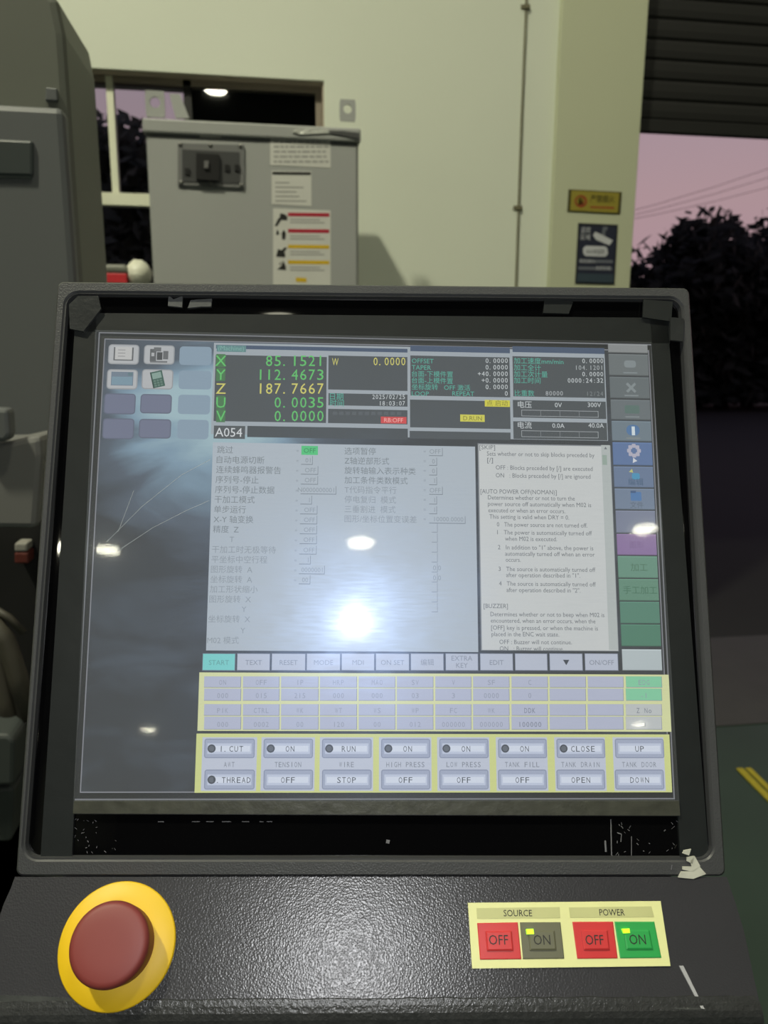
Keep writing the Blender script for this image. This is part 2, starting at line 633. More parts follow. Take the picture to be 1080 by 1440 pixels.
def mono(mb, s, right, py, cell, hpx, m, w=0.0005):
    for i, ch in enumerate(reversed(s)):
        if ch == ' ': continue
        if ch in '.,':
            txt(mb, ch, right - (i + 0.75) * cell, py, hpx, m, 'c', None, w)
        elif ch in '1:/-+I':
            txt(mb, ch, right - (i + 0.5) * cell, py, hpx, m, 'c', None, w)
        else:
            vs, _ = glyphs(ch)
            txt(mb, ch, right - (i + 0.87) * cell, py, hpx, m, 'l', cell * 0.74, w)


def monoc(mb, s, cx_, py, cell, hpx, m, w=0.0002):
    mono(mb, s, cx_ + len(s) * cell / 2, py, cell, hpx, m, w)


# wallpaper with a pale blue swirl (what the desktop picture shows)
wm = bpy.data.materials.new('display_wallpaper'); wm.use_nodes = True
n = wm.node_tree; n.nodes.clear()
o_ = n.nodes.new('ShaderNodeOutputMaterial'); e_ = n.nodes.new('ShaderNodeEmission'); e_.inputs[1].default_value = 0.95
tc = n.nodes.new('ShaderNodeTexCoord')
mp = n.nodes.new('ShaderNodeMapping'); mp.inputs['Rotation'].default_value = (0, 0, math.radians(-52)); mp.inputs['Scale'].default_value = (14, 34, 1)
nz = n.nodes.new('ShaderNodeTexNoise'); nz.inputs['Scale'].default_value = 1.0; nz.inputs['Detail'].default_value = 4; nz.inputs['Distortion'].default_value = 0.6
n.links.new(tc.outputs['Object'], mp.inputs[0]); n.links.new(mp.outputs[0], nz.inputs['Vector'])
vd = n.nodes.new('ShaderNodeVectorMath'); vd.operation = 'DISTANCE'
vd.inputs[1].default_value = (*ui(300, 585), DW)
n.links.new(tc.outputs['Object'], vd.inputs[0])
mr = n.nodes.new('ShaderNodeMapRange'); mr.inputs[1].default_value = 0.012; mr.inputs[2].default_value = 0.085; mr.inputs[3].default_value = 1.0; mr.inputs[4].default_value = 0.0
n.links.new(vd.outputs['Value'], mr.inputs[0])
mul = n.nodes.new('ShaderNodeMath'); mul.operation = 'MULTIPLY_ADD'; mul.inputs[1].default_value = 1.1; mul.inputs[2].default_value = -0.5
n.links.new(nz.outputs['Fac'], mul.inputs[0])
ad = n.nodes.new('ShaderNodeMath'); ad.operation = 'ADD'
n.links.new(mul.outputs[0], ad.inputs[0]); n.links.new(mr.outputs[0], ad.inputs[1])
rp = n.nodes.new('ShaderNodeValToRGB')
rp.color_ramp.elements[0].position = 0.05; rp.color_ramp.elements[0].color = lin((58, 61, 64))
rp.color_ramp.elements[1].position = 1.0; rp.color_ramp.elements[1].color = lin((160, 186, 194))
k_ = rp.color_ramp.elements.new(0.45); k_.color = lin((86, 96, 108))
k_ = rp.color_ramp.elements.new(0.72); k_.color = lin((128, 154, 172))
n.links.new(ad.outputs[0], rp.inputs[0]); n.links.new(rp.outputs[0], e_.inputs[0]); n.links.new(e_.outputs[0], o_.inputs[0])

mb = MB(); qd(mb, rect_pts(148, 477, 941, 1113), wm, 0.0); mb.build('wallpaper', display, I4)
mb = MB()
outline(mb, rect_pts(139, 467, 949, 1124), em((118, 120, 124), .7), 0.0001, 0.0007)
outline(mb, rect_pts(147, 476, 943, 1114), em((128, 130, 136), .7), 0.0001, 0.0006)
mb.build('display_border', display, I4)

# desktop icons
ICO = [(153, 484, 195, 513), (203, 485, 245, 513), (253, 487, 297, 514), (151, 519, 193, 548), (200, 519, 243, 548), (252, 521, 297, 548),
       (147, 553, 190, 583), (198, 554, 241, 582), (251, 555, 295, 583), (145, 588, 188, 618), (196, 589, 240, 617), (250, 590, 293, 618)]
for i, r in enumerate(ICO):
    mb = MB()
    R_ = rect_pts(*r)
    lit = i in (0, 1, 3, 4)
    faint = i in (2, 5, 8, 11)
    if faint:
        rrect(mb, R_, em((136, 156, 172), .7), 0.0001, .002)
    else:
        rrect(mb, R_, em((150, 153, 156) if lit else (98, 104, 122), .7), 0.0001, .002)
        rrect(mb, R_, em((172, 174, 176) if lit else (108, 113, 134), .75), 0.0002, .002, .0006)
    cx_, cy_ = (R_[0] + R_[2]) / 2, (R_[1] + R_[3]) / 2
    if i == 0:
        qd(mb, (cx_ - .0054, cy_ - .0036, cx_ + .0054, cy_ + .0040), em((96, 98, 100)), .0003)
        qd(mb, (cx_ - .0046, cy_ - .0030, cx_ + .0046, cy_ + .0042), em((186, 186, 184)), .0004)
        for k in range(3): qd(mb, (cx_ - .003, cy_ + .0022 - k * .0018, cx_ + .001, cy_ + .0026 - k * .0018), em((140, 140, 140)), .0005)
    if i == 1:
        for (a0, b0, a1, b1, c_) in ((-.005, -.0038, -.0016, .0032, 92), (-.0012, -.003, .0018, .0014, 70), (.0022, -.0026, .005, .0022, 100), (-.0048, -.0046, .0046, -.0036, 110), (-.003, .0018, .001, .0042, 104)):
            qd(mb, (cx_ + a0, cy_ + b0, cx_ + a1, cy_ + b1), em((c_, c_ + 2, c_ + 4)), .0003)
        qd(mb, (cx_ - .0042, cy_ - .001, cx_ - .0026, cy_ + .001), em((170, 172, 174)), .0004)
    if i == 3:
        qd(mb, (cx_ - .0060, cy_ - .0036, cx_ + .0060, cy_ + .0042), em((112, 126, 140)), .0003)
        qd(mb, (cx_ - .0056, cy_ - .0032, cx_ + .0056, cy_ + .0014), em((120, 146, 160)), .0004)
        qd(mb, (cx_ + .003, cy_ + .002, cx_ + .0056, cy_ + .0038), em((96, 120, 128)), .0004)
    if i == 4:
        def rot(x, y, w): 
            a_ = math.radians(14); return uif(cx_ + x * math.cos(a_) - y * math.sin(a_), cy_ + x * math.sin(a_) + y * math.cos(a_), w)
        mb.poly([rot(-.0032, -.0046, .0003), rot(.0034, -.0046, .0003), rot(.0034, .0046, .0003), rot(-.0032, .0046, .0003)], em((60, 92, 82)))
        mb.poly([rot(-.0024, .0004, .0004), rot(.0026, .0004, .0004), rot(.0026, .0038, .0004), rot(-.0024, .0038, .0004)], em((130, 156, 146)))
        mb.poly([rot(-.0032, -.0046, .0004), rot(-.0026, -.0046, .0004), rot(-.0026, .0046, .0004), rot(-.0032, .0046, .0004)], em((40, 66, 58)))
        for a0 in range(3):
            for b0 in range(3):
                mb.poly([rot(-.0022 + a0 * .0017, -.0040 + b0 * .0014, .0004), rot(-.0010 + a0 * .0017, -.0040 + b0 * .0014, .0004), rot(-.0010 + a0 * .0017, -.0030 + b0 * .0014, .0004), rot(-.0022 + a0 * .0017, -.0030 + b0 * .0014, .0004)], em((96, 124, 112)))
    mb.build('desktop_icon', display, I4)

# readout block
LINE = em((150, 158, 164), .8)
DARK = em((74, 79, 82), .72)
GREEN, YELLOW, TEAL, WHITE, DIM = em((96, 190, 104)), em((206, 200, 104)), em((84, 170, 152)), em((196, 202, 204)), em((120, 126, 128))
mb = MB(); qd(mb, rect_pts(301, 482, 855, 620), LINE, .0001); mb.build('readout_frame', display, I4)


def box_(x0, y0, x1, y1, fn=None, col=DARK, name='readout_box'):
    mb = MB()
    qd(mb, rect_pts(x0, y0, x1, y1), col, .0002)
    if fn: fn(mb)
    return mb.build(name, display, I4)


HB = em((66, 80, 102), .8)
box_(304, 485, 573, 496, lambda m: (qd(m, rect_pts(305, 485.5, 346, 495.5), em((92, 128, 128), .8), .0003), txt(m, '(Machine)', 307, 493, 7, em((120, 168, 158)), wpx=36, w=.0004)), HB)
box_(577, 486, 717, 497, None, HB)
box_(720.5, 487, 850, 498, None, HB)


def axes(m):
    for s, y, v in (('X', 515, '85.1521'), ('Y', 534.5, '112.4673'), ('Z', 554, '187.7667'), ('U', 573.5, '0.0035'), ('V', 592.5, '0.0000')):
        c = YELLOW if s == 'Z' else GREEN
        if s != 'Z': qd(m, rect_pts(304.5, y - 17, 316.5, y + 1.5), em((72, 118, 76), .72), .0003)
        txt(m, s, 310.5, y, 15.5, c, 'c', w=.0004)
        mono(m, v, 456.5, y, 12, 15.5, c)


box_(303.5, 499, 458.5, 595, axes)
box_(462, 500, 573, 550, lambda m: (txt(m, 'W', 467, 514, 10.5, YELLOW, wpx=9), mono(m, '0.0000', 571, 514, 7.8, 11.5, YELLOW)))
box_(462, 553, 573, 572, lambda m: (txt(m, '日期', 464, 561.5, 7.5, TEAL), txt(m, '时间', 464, 570.8, 7.5, TEAL), mono(m, '2025/02/25', 570, 561.5, 4.7, 6.6, WHITE), mono(m, '18:03:07', 570, 570.6, 4.7, 6.6, WHITE)))
box_(461.5, 575, 573, 597, lambda m: (qd(m, rect_pts(535.5, 586, 571.5, 596), em((204, 70, 70)), .0003), txt(m, 'RB:OFF', 553.5, 594, 6.2, em((240, 176, 170)), 'c', w=.0004),
                                      [qd(m, rect_pts(468 + k * 9, 579, 474 + k * 9, 584), em((84, 89, 93), .76), .0003) for k in range(11)]))
box_(301, 598.5, 344.5, 617.5, lambda m: txt(m, 'A054', 302.5, 614, 13, em((206, 210, 212)), wpx=38), em((80, 84, 86), .72))
box_(348, 599, 573.5, 618.5, None, em((70, 75, 78), .72))


def offs(m):
    for i, (a, v) in enumerate((('OFFSET', '0.0000'), ('TAPER', '0.0000'), ('台面-下模件置', '+40.0000'), ('台面-上模件置', '+0.0000'), ('坐标旋转   OFF 激活', '0.0000'), ('LOOP', '0'))):
        y = 510.8 + 9.2 * i
        txt(m, a, 579, y, 6.6, TEAL)
        mono(m, v, 714.5, y, 5.4, 6.8, WHITE)
    txt(m, 'REPEAT', 636, 556.8, 6.6, TEAL)


box_(577, 500, 717.5, 559, offs)
box_(576.5, 562, 718, 603.5, lambda m: (qd(m, rect_pts(681.5, 562.5, 717, 572.5), em((206, 200, 66)), .0003), txt(m, '点 启动', 699, 570.5, 6.6, em((128, 124, 40)), 'c', w=.0004),
                                         qd(m, rect_pts(647, 583, 681.5, 593.5), em((204, 200, 78)), .0003), txt(m, 'D.RUN', 664.5, 591.5, 6.4, em((124, 120, 44)), 'c', w=.0004)))
box_(576, 606, 718, 619, None)


def machining(m):
    for y, a, v in ((511, '加工速度mm/min', '0.0000'), (520.5, '加工全计', '104.1201'), (529.5, '加工次计量', '0.0000'), (538.5, '加工时间', '0000:24:32')):
        txt(m, a, 722.5, y, 6.8, TEAL); mono(m, v, 848.5, y, 5.1, 6.6, WHITE if y != 520.5 else em((168, 174, 176)))
    txt(m, '比重数', 723.5, 556.5, 6.8, TEAL); mono(m, '80000', 792, 556.5, 5.1, 6.6, em((170, 175, 178))); mono(m, '12/24', 848.5, 557, 5, 6.4, DIM)


box_(720.5, 501, 851, 560, machining)


def gauge(m, y, a, b, c, x1):
    txt(m, a, 728, y, 7.6, WHITE); txt(m, b, 785, y, 6.6, WHITE, 'c'); txt(m, c, x1, y, 6.6, WHITE, 'r')
    r = rect_pts(733, y + 3.4, 841.5, y + 14.4)
    outline(m, r, em((150, 155, 158), .8), .0003, .0003)
    for k in (1, 2, 3):
        s = r[0] + (r[2] - r[0]) * k / 4
        qd(m, (s - .00012, r[1], s + .00012, r[3]), em((126, 131, 134), .8), .0003)


box_(721, 562.5, 852.5, 589.5, lambda m: gauge(m, 573, '电压', '0V', '300V', 845))
box_(721.5, 592.5, 854, 619.5, lambda m: gauge(m, 602, '电流', '0.0A', '40.0A', 849))

# parameter list
LIST = em((163, 172, 180), .80)
INK = em((114, 122, 126), .8)
INK2 = em((132, 140, 146), .8)
mb = MB(); qd(mb, rect_pts(299.5, 622, 672.5, 917), LIST, .0001)
LEFT = ['跳过', '自动电源切断', '连续蜂鸣器报警告', '序列号-停止', '序列号-停止数据', '干加工模式', '单步运行', 'X-Y 轴变换', '精度  Z', '        T', '干加工时无极等待', '平坐标中空行程', '图形旋转  A', '坐标旋转  A', '加工形状缩小', '图形旋转  X', '                Y', '坐标旋转  X', '                Y', 'M02 模式']
VALS = ['OFF', '01', 'OFF', 'OFF', 'N0000000001', '1', 'OFF', 'OFF', 'OFF', 'OFF', 'OFF', '1', '0000001', '00', '', '', '', '', '', '']
for i, s in enumerate(LEFT):
    y = 636.8 + 13.95 * i + (2 if i > 17 else 0) + (0 if i < 10 else 0.5)
    x = 305.5 - 0.052 * (y - 636)
    lead = len(s) - len(s.lstrip())
    if i == 8: txt(mb, s, x, y, 8.2, INK)
    elif lead: txt(mb, s.strip(), x + (24 if lead < 10 else 46), y, 8.0, INK2)
    else: txt(mb, s, x, y, 8.2, INK if i < 10 else INK2)
    if i < 14:
        vx = 426 - 0.02 * (y - 636)
        txt(mb, '=', vx - 9, y, 5, INK2)
        if i == 0:
            qd(mb, rect_pts(424, 627, 447, 640), em((80, 190, 120)), .0002)
            txt(mb, 'OFF', 435.5, 637, 7, em((52, 132, 84)), 'c', w=.0003)
        elif VALS[i]:
            v = VALS[i]
            wpx = 14 if len(v) < 3 else 22 if len(v) == 3 else 34 if len(v) < 9 else 48
            r = rect_pts(vx - 2, y - 9.5, vx + wpx, y + 3)
            qd(mb, (r[0], r[1], r[2], r[1] + .00035), em((112, 120, 126)), .0002)
            qd(mb, (r[2] - .0003, r[1], r[2], r[3]), em((122, 130, 136)), .0002)
            txt(mb, v, vx + wpx - 3, y, 6.6, INK2, 'r')
MID = [('选项暂停', 'OFF'), ('Z轴逆部形式', '0'), ('旋转轴输入表示种类', '0'), ('加工条件类数模式', '1'), ('T代码指令平行', 'OFF'), ('停电复归  模式', '1'), ('三垂割进  模式', '1'), ('图形/坐标位置变误差', '10000.0000')]
for i, (s, v) in enumerate(MID):
    y = 638.5 + 13.6 * i
    txt(mb, s, 484.5, y, 8.0, INK2 if i > 3 else INK)
    vx = 604.5
    txt(mb, '=', vx - 9, y - 1, 5, INK2)
    wpx = 18 if v == 'OFF' else 50 if len(v) > 5 else 10
    r = rect_pts(vx - 1, y - 8.5, vx + wpx, y + 3)
    qd(mb, (r[0], r[1], r[2], r[1] + .00035), em((112, 120, 126)), .0002)
    qd(mb, (r[2] - .0003, r[1], r[2], r[3]), em((122, 130, 136)), .0002)
    txt(mb, v, vx + wpx - 3, y, 6.6, INK2, 'r')
for k in range(9):
    y = 748 + 14 * k
    qd(mb, rect_pts(607, y, 614.5, y + 1), em((134, 142, 150)), .0002)
    qd(mb, rect_pts(614.5, y - 12, 615.5, y + 1), em((140, 148, 156)), .0002)
    if k in (4, 5): txt(mb, '0.0', 620, y - 2, 7, INK2, 'r')
mb.build('parameter_list', display, I4)

# help text
mb = MB()
qd(mb, rect_pts(668, 622.5, 672.5, 917), em((120, 124, 132), .8), .0002)
qd(mb, rect_pts(671.5, 623.5, 870, 916), em((122, 126, 130), .8), .00025)
qd(mb, rect_pts(673, 625, 869, 915), em((186, 189, 188), .80), .0003)
qd(mb, rect_pts(845, 626, 869, 914), em((166, 172, 170), .8), .00035)
qd(mb, rect_pts(846.5, 640, 853.5, 654), em((140, 156, 146), .8), .0004)
HT = em((100, 104, 108), .8)
for (s, x, y, wpx) in (('[SKIP]', 674, 632, 22), ('Sets whether or not to skip blocks preceded by', 684.5, 641, 151), ('[/]', 685, 650, 8),
                       ('OFF : Blocks preceded by [/] are executed', 697, 660.5, 136), ('ON   : Blocks preceded by [/] are ignored', 697, 671.5, 133),
                       ('[AUTO POWER OFF(NOMAN)]', 675.5, 694, 107), ('Determines whether or not to turn the', 686, 702.5, 122), ('power source off automatically when M02 is', 686, 711.5, 145),
                       ('executed or when an error occurs.', 686.5, 720.5, 108), ('This setting is valid when DRY = 0.', 688, 729.5, 112),
                       ('0   The power source are not turned off.', 698.5, 740.5, 127), ('1   The power is automatically turned off', 699, 751.5, 133), ('when M02 is executed.', 710, 760.5, 73),
                       ('2   In addition to "1" above, the power is', 700, 772.5, 134), ('automatically turned off when an error', 710, 781.5, 126), ('occurs.', 711, 790, 21),
                       ('3   The source is automatically turned off', 701, 803, 136), ('after operation described in "1".', 711.5, 811.5, 104),
                       ('4   The source is automatically turned off', 701.5, 823.5, 136), ('after operation described in "2".', 712, 832.5, 104),
                       ('[BUZZER]', 680, 855, 34), ('Determines whether or not to beep when M02 is', 689.5, 866.5, 160), ('encountered, when an error occurs, when the', 690, 875.5, 147),
                       ('[OFF] key is pressed, or when the machine is', 690.5, 885.5, 150), ('placed in the ENC wait state.', 691, 894.5, 95), ('OFF : Buzzer will not continue.', 702, 905.5, 102), ('ON   : Buzzer will continue.', 702.5, 914.8, 90)):
    txt(mb, s, x, y, 6.4, HT, wpx=wpx, w=.0005)
txt(mb, '▲', 849, 632, 3.5, HT, w=.0005)
mb.build('help_text', display, I4)

# right hand tab column
TABS = [(484, 497, (128, 131, 131)), (498, 529, (100, 106, 107)), (530, 561, (94, 101, 103)), (562, 591, (98, 105, 108)), (592, 621, (104, 117, 126)), (622, 655, (88, 110, 148)), (656, 686, (98, 114, 140)),
        (687, 717, (106, 120, 140)), (718, 750, (112, 118, 138)), (751, 781, (128, 104, 146)), (782, 813, (96, 134, 116)), (814, 845, (92, 130, 110)), (846, 877, (80, 122, 104)), (878, 909, (74, 118, 98)), (913, 943, (168, 178, 180))]
for i, (y0, y1, c) in enumerate(TABS):
    lx = 854.5 + (y0 - 484) * 0.0455
    rx = 910 + (y1 - 484) * 0.0455
    mb = MB()
    r = rect_pts(lx, y0, rx, y1)
    qd(mb, r, em(tuple(int(x * .8) for x in c), .8), .0002)
    qd(mb, (r[0] + .0002, r[1] + .0004, r[2], r[3]), em(c, .8), .0003)
    qd(mb, (r[0] + .0002, r[3] - .0005, r[2], r[3]), em(tuple(min(255, int(x * 1.12)) for x in c), .8), .0004)
    mx_, my_ = (lx + rx) / 2 + (2 if i < 9 else 0), (y0 + y1) / 2
    sx, sy = ui(mx_, my_)
    if i in (1, 2, 3, 4):
        pale = em((122, 130, 132) if i < 4 else (150, 168, 184), .8)
        if i == 1: rrect(mb, (sx - .0034, sy - .0016, sx + .0034, sy + .0026), pale, .0005, .0016)
        if i == 2:
            mb.poly([uif(sx - .003, sy - .002, .0005), uif(sx - .0018, sy - .003, .0005), uif(sx + .003, sy + .002, .0005), uif(sx + .002, sy + .003, .0005)], pale)
            mb.poly([uif(sx - .003, sy + .002, .0005), uif(sx + .0018, sy - .003, .0005), uif(sx + .003, sy - .002, .0005), uif(sx - .0018, sy + .003, .0005)], pale)
        if i == 3: rrect(mb, (sx - .0042, sy - .0022, sx + .0042, sy + .0026), em((84, 106, 100), .8), .0005, .001)
        if i == 4:
            rrect(mb, (sx - .0038, sy - .0026, sx + .0038, sy + .0036), em((76, 110, 150), .8), .0005, .003); qd(mb, (sx - .0008, sy - .0024, sx + .001, sy + .0026), em((196, 206, 210), .8), .0006)
        qd(mb, (sx - .004, r[1] + .0012, sx + .004, r[1] + .002), em((120, 128, 130), .8), .0005)
    if i == 5:
        for k in range(8):
            a_ = k * math.pi / 4
            cx_, cy_ = sx + .0028 * math.cos(a_), sy + .0018 + .0028 * math.sin(a_)
            rrect(mb, (cx_ - .0011, cy_ - .0011, cx_ + .0011, cy_ + .0011), em((166, 164, 178), .8), .0005, .0005)
        mb.poly([uif(sx - .001, sy - .0052, .0005), uif(sx + .0016, sy - .004, .0005), uif(sx - .0006, sy - .0022, .0005)], em((196, 200, 206), .8))
    if i == 6:
        mb.poly([uif(sx - .0034, sy + .0028, .0005), uif(sx - .001, sy + .0024, .0005), uif(sx - .0016, sy + .0046, .0005)], em((176, 180, 110), .8))
        rrect(mb, (sx - .0018, sy - .0014, sx + .0026, sy + .0022), em((70, 138, 172), .8), .0005, .001)
        txt(mb, '编辑', mx_ + 1, y1 - 4, 8, em((60, 84, 110), .8), 'c', w=.0005)
    if i == 7:
        rrect(mb, (sx - .003, sy - .001, sx + .003, sy + .004), em((74, 112, 158), .8), .0005, .0006); qd(mb, (sx - .003, sy + .0034, sx, sy + .0046), em((60, 84, 120), .8), .0006)
        txt(mb, '文件', mx_ + 1, y1 - 3, 7.2, em((84, 96, 112), .8), 'c', w=.0005)
    if i == 9: txt(mb, '图形', mx_, my_ + 4, 7.5, em((112, 88, 130), .8), 'c', w=.0005)
    if i == 10: txt(mb, '加工', mx_ + 2, my_ + 5, 9, em((70, 106, 84), .8), 'c', w=.0005)
    if i == 11: txt(mb, '手工加工', mx_ + 2, my_ + 5, 9, em((64, 104, 82), .8), 'c', w=.0005)
    mb.build('side_tab', display, I4)

# function keys
FK = [(285, 331), (333.5, 380), (382, 430), (431, 479), (480, 527), (528, 576), (577, 624.5), (626, 673), (674.5, 722), (723.5, 770.5), (772, 820), (821.5, 870)]
FT = ['START', 'TEXT', 'RESET', 'MODE', 'MDI', 'ON SET', '编辑', 'EXTRA|KEY', 'EDIT', '', '▼', 'ON/OFF']
for (x0, x1), s in zip(FK, FT):
    mb = MB()
    r = rect_pts(x0, 918.5, x1, 943.5)
    qd(mb, r, em((96, 102, 116), .8), .0002)
    c = (112, 192, 188) if s == 'START' else (172, 178, 192)
    qd(mb, (r[0] + .0003, r[1] + .0004, r[2] - .0004, r[3] - .0003), em(c, .8), .0003)
    ink = em((92, 150, 148), .8) if s == 'START' else em((60, 64, 70), .8) if s == '▼' else em((126, 132, 144), .8)
    for k, q in enumerate(s.split('|')):
        if q: txt(mb, q, (x0 + x1) / 2, 935 if '|' not in s else 929 + k * 10, 7.2, ink, 'c', w=.0005)
    mb.build('function_key', display, I4)

# condition table
YEL = em((196, 200, 150), .84)
mb = MB(); qd(mb, rect_pts(280.5, 945.5, 944, 1029), YEL, .0002); mb.build('condition_table', display, I4)
CX = [(287.5, 339), (342, 393), (395.5, 448), (450, 502), (504.5, 556), (558, 609.5), (612, 663), (665, 716.5), (719, 770.5), (772.5, 824), (826, 877), (879.5, 931)]
ROWS = [(951, 967, ['ON', 'OFF', 'IP', 'HRP', 'MAO', 'SV', 'V', 'SF', 'C', '', '', 'EDG']), (968, 985.5, ['000', '015', '215', '000', '000', '03', '3', '0000', '0', '', '', '-1']),
        (990, 1006.5, ['PIK', 'CTRL', 'WK', 'WT', 'WS', 'WP', 'FC', 'WK', 'DDK', '', '', 'Z No']), (1007.5, 1026, ['000', '0002', '00', '120', '00', '012', '000000', '000000', '100000', '', '', '0'])]
for ri, (y0, y1, ss) in enumerate(ROWS):
    for ci, ((x0, x1), s) in enumerate(zip(CX, ss)):
        mb = MB()
        sk = -0.05 * (0.5 - ci / 11) * 0 
        r = rect_pts(x0, y0, x1, y1)
        g = ci == 11 and ri < 2
        p = ci == 11 and ri >= 2
        qd(mb, r, em((132, 138, 152), .8), .0003)
        qd(mb, (r[0], r[1] + .0003, r[2] - .0003, r[3]), em((124, 190, 152) if g else (178, 182, 182) if p else (168, 173, 192), .8), .0004)
        if s: monoc(mb, s, (x0 + x1) / 2, y1 - 4, 5.6, 7.4, em((112, 118, 130), .8) if ci > 7 and ri > 1 else em((140, 146, 160), .8), w=.0006)
        mb.build('table_cell', display, I4)

# soft keys
mb = MB(); qd(mb, rect_pts(276.5, 1031.5, 945, 1114), em((190, 196, 128), .84), .0002); mb.build('soft_key_frame', display, I4)
KX = [(285, 360), (368, 442), (450, 524.5), (533, 607), (614.5, 689), (697, 771), (779, 853), (861, 936)]
KT = [('I.CUT', 'AWT', 'I.THREAD'), ('ON', 'TENSION', 'OFF'), ('RUN', 'WIRE', 'STOP'), ('ON', 'HIGH PRESS', 'OFF'), ('ON', 'LOW PRESS', 'OFF'), ('ON', 'TANK FILL', 'OFF'), ('CLOSE', 'TANK DRAIN', 'OPEN'), ('UP', 'TANK DOOR', 'DOWN')]
for i, ((x0, x1), (a, b, c)) in enumerate(zip(KX, KT)):
    mb = MB()
    qd(mb, rect_pts(x0, 1036.5, x1, 1112), em((176, 182, 196), .84), .0003)
    monoc(mb, b, (x0 + x1) / 2, 1078.5, 5.5, 7.6, em((118, 124, 134), .84), w=.0005)
    mb.build('key_group', display, I4)
    for (y0, y1, s, dot) in ((1038.5, 1066, a, i < 7), (1082, 1110, c, i == 0)):
        mb = MB()
        r = rect_pts(x0 + 3, y0, x1 - 2, y1)
        rrect(mb, r, em((128, 136, 156), .84), .0004, .0012)
        rrect(mb, r, em((150, 158, 178), .84), .0005, .0011, .0005)
        h_ = r[3] - r[1]
        qd(mb, (r[0] + .0016, r[1] + h_ * .22, r[2] - .0016, r[3] - h_ * .24), em((176, 184, 202), .84), .0006)
        qd(mb, (r[0] + .0024, r[1] + h_ * .34, r[2] - .0024, r[3] - h_ * .36), em((194, 201, 214), .84), .0007)
        dk = em((70, 74, 82), .84)
        ln_ = len(s)
        if dot:
            s_, t_ = ui(x0 + 13, (y0 + y1) / 2)
            rrect(mb, (s_ - .0021, t_ - .0021, s_ + .0021, t_ + .0021), em((66, 70, 78), .84), .0009, .0021)
            rrect(mb, (s_ - .0021, t_ - .0021, s_ + .0021, t_ + .0021), em((92, 97, 105), .84), .0010, .0021, .0007)
        monoc(mb, s, (x0 + x1) / 2 + (3 if dot else 0), (y0 + y1) / 2 + 4.3, 7.0, 8.4, dk, w=.0011)
        mb.build('soft_key', display, I4)

# ---- protective film over the display
fm = bpy.data.materials.new('smudged_protective_film'); fm.use_nodes = True
n = fm.node_tree; n.nodes.clear()
o_ = n.nodes.new('ShaderNodeOutputMaterial')
tr = n.nodes.new('ShaderNodeBsdfTransparent'); tr.inputs[0].default_value = (.97, .975, .98, 1)
ga = n.nodes.new('ShaderNodeBsdfGlossy'); ga.inputs['Roughness'].default_value = 0.035; ga.inputs['Color'].default_value = (1, 1, 1, 1)
gb = n.nodes.new('ShaderNodeBsdfGlossy'); gb.inputs['Roughness'].default_value = 0.32; gb.inputs['Color'].default_value = (.42, .60, 1, 1)  # blue gloss tint paints in the lens bloom around the flash
gc = n.nodes.new('ShaderNodeBsdfGlossy'); gc.inputs['Roughness'].default_value = 0.13; gc.inputs['Color'].default_value = (.82, .88, 1, 1)
df = n.nodes.new('ShaderNodeBsdfDiffuse'); df.inputs[0].default_value = (.7, .72, .72, 1)
tc = n.nodes.new('ShaderNodeTexCoord')
sm1 = n.nodes.new('ShaderNodeTexNoise'); sm1.inputs['Scale'].default_value = 26; sm1.inputs['Detail'].default_value = 5; sm1.inputs['Roughness'].default_value = .6
mp = n.nodes.new('ShaderNodeMapping'); mp.inputs['Rotation'].default_value = (0, 0, math.radians(-32)); mp.inputs['Scale'].default_value = (90, 900, 1)
sm2 = n.nodes.new('ShaderNodeTexNoise'); sm2.inputs['Scale'].default_value = 1; sm2.inputs['Detail'].default_value = 3
n.links.new(tc.outputs['Object'], sm1.inputs['Vector']); n.links.new(tc.outputs['Object'], mp.inputs[0]); n.links.new(mp.outputs[0], sm2.inputs['Vector'])


def mrange(src, a, b, c, d):
    q = n.nodes.new('ShaderNodeMapRange'); q.inputs[1].default_value = a; q.inputs[2].default_value = b; q.inputs[3].default_value = c; q.inputs[4].default_value = d
    n.links.new(src, q.inputs[0]); return q.outputs[0]


def mixs(f, a, b):
    q = n.nodes.new('ShaderNodeMixShader')
    if isinstance(f, float): q.inputs[0].default_value = f
    else: n.links.new(f, q.inputs[0])
    n.links.new(a, q.inputs[1]); n.links.new(b, q.inputs[2]); return q.outputs[0]


mlt = n.nodes.new('ShaderNodeMath'); mlt.operation = 'MULTIPLY'
n.links.new(mrange(sm1.outputs['Fac'], .3, .7, .6, 1.4), mlt.inputs[0]); n.links.new(mrange(sm2.outputs['Fac'], .35, .7, .8, 1.25), mlt.inputs[1])
W_B, W_C, W_A, W_D = 0.045, 0.0055, 0.014, 0.050
wb = n.nodes.new('ShaderNodeMath'); wb.operation = 'MULTIPLY'; wb.inputs[1].default_value = W_B; n.links.new(mlt.outputs[0], wb.inputs[0])
wc = n.nodes.new('ShaderNodeMath'); wc.operation = 'MULTIPLY'; wc.inputs[1].default_value = W_C; n.links.new(mlt.outputs[0], wc.inputs[0])
s_ = mixs(W_D, tr.outputs[0], df.outputs[0])
s_ = mixs(wb.outputs[0], s_, gb.outputs[0])
s_ = mixs(wc.outputs[0], s_, gc.outputs[0])
s_ = mixs(W_A, s_, ga.outputs[0])
n.links.new(s_, o_.inputs[0])
mb = MB()
fq = q2([(102.5, 1144), (956.5, 1147), (916, 481), (134, 464)], -0.0014)
mb.poly(lift(fq, -0.0014), fm)
mb.build('screen_film', panel, PL, label='clear smudged protective film over the display')

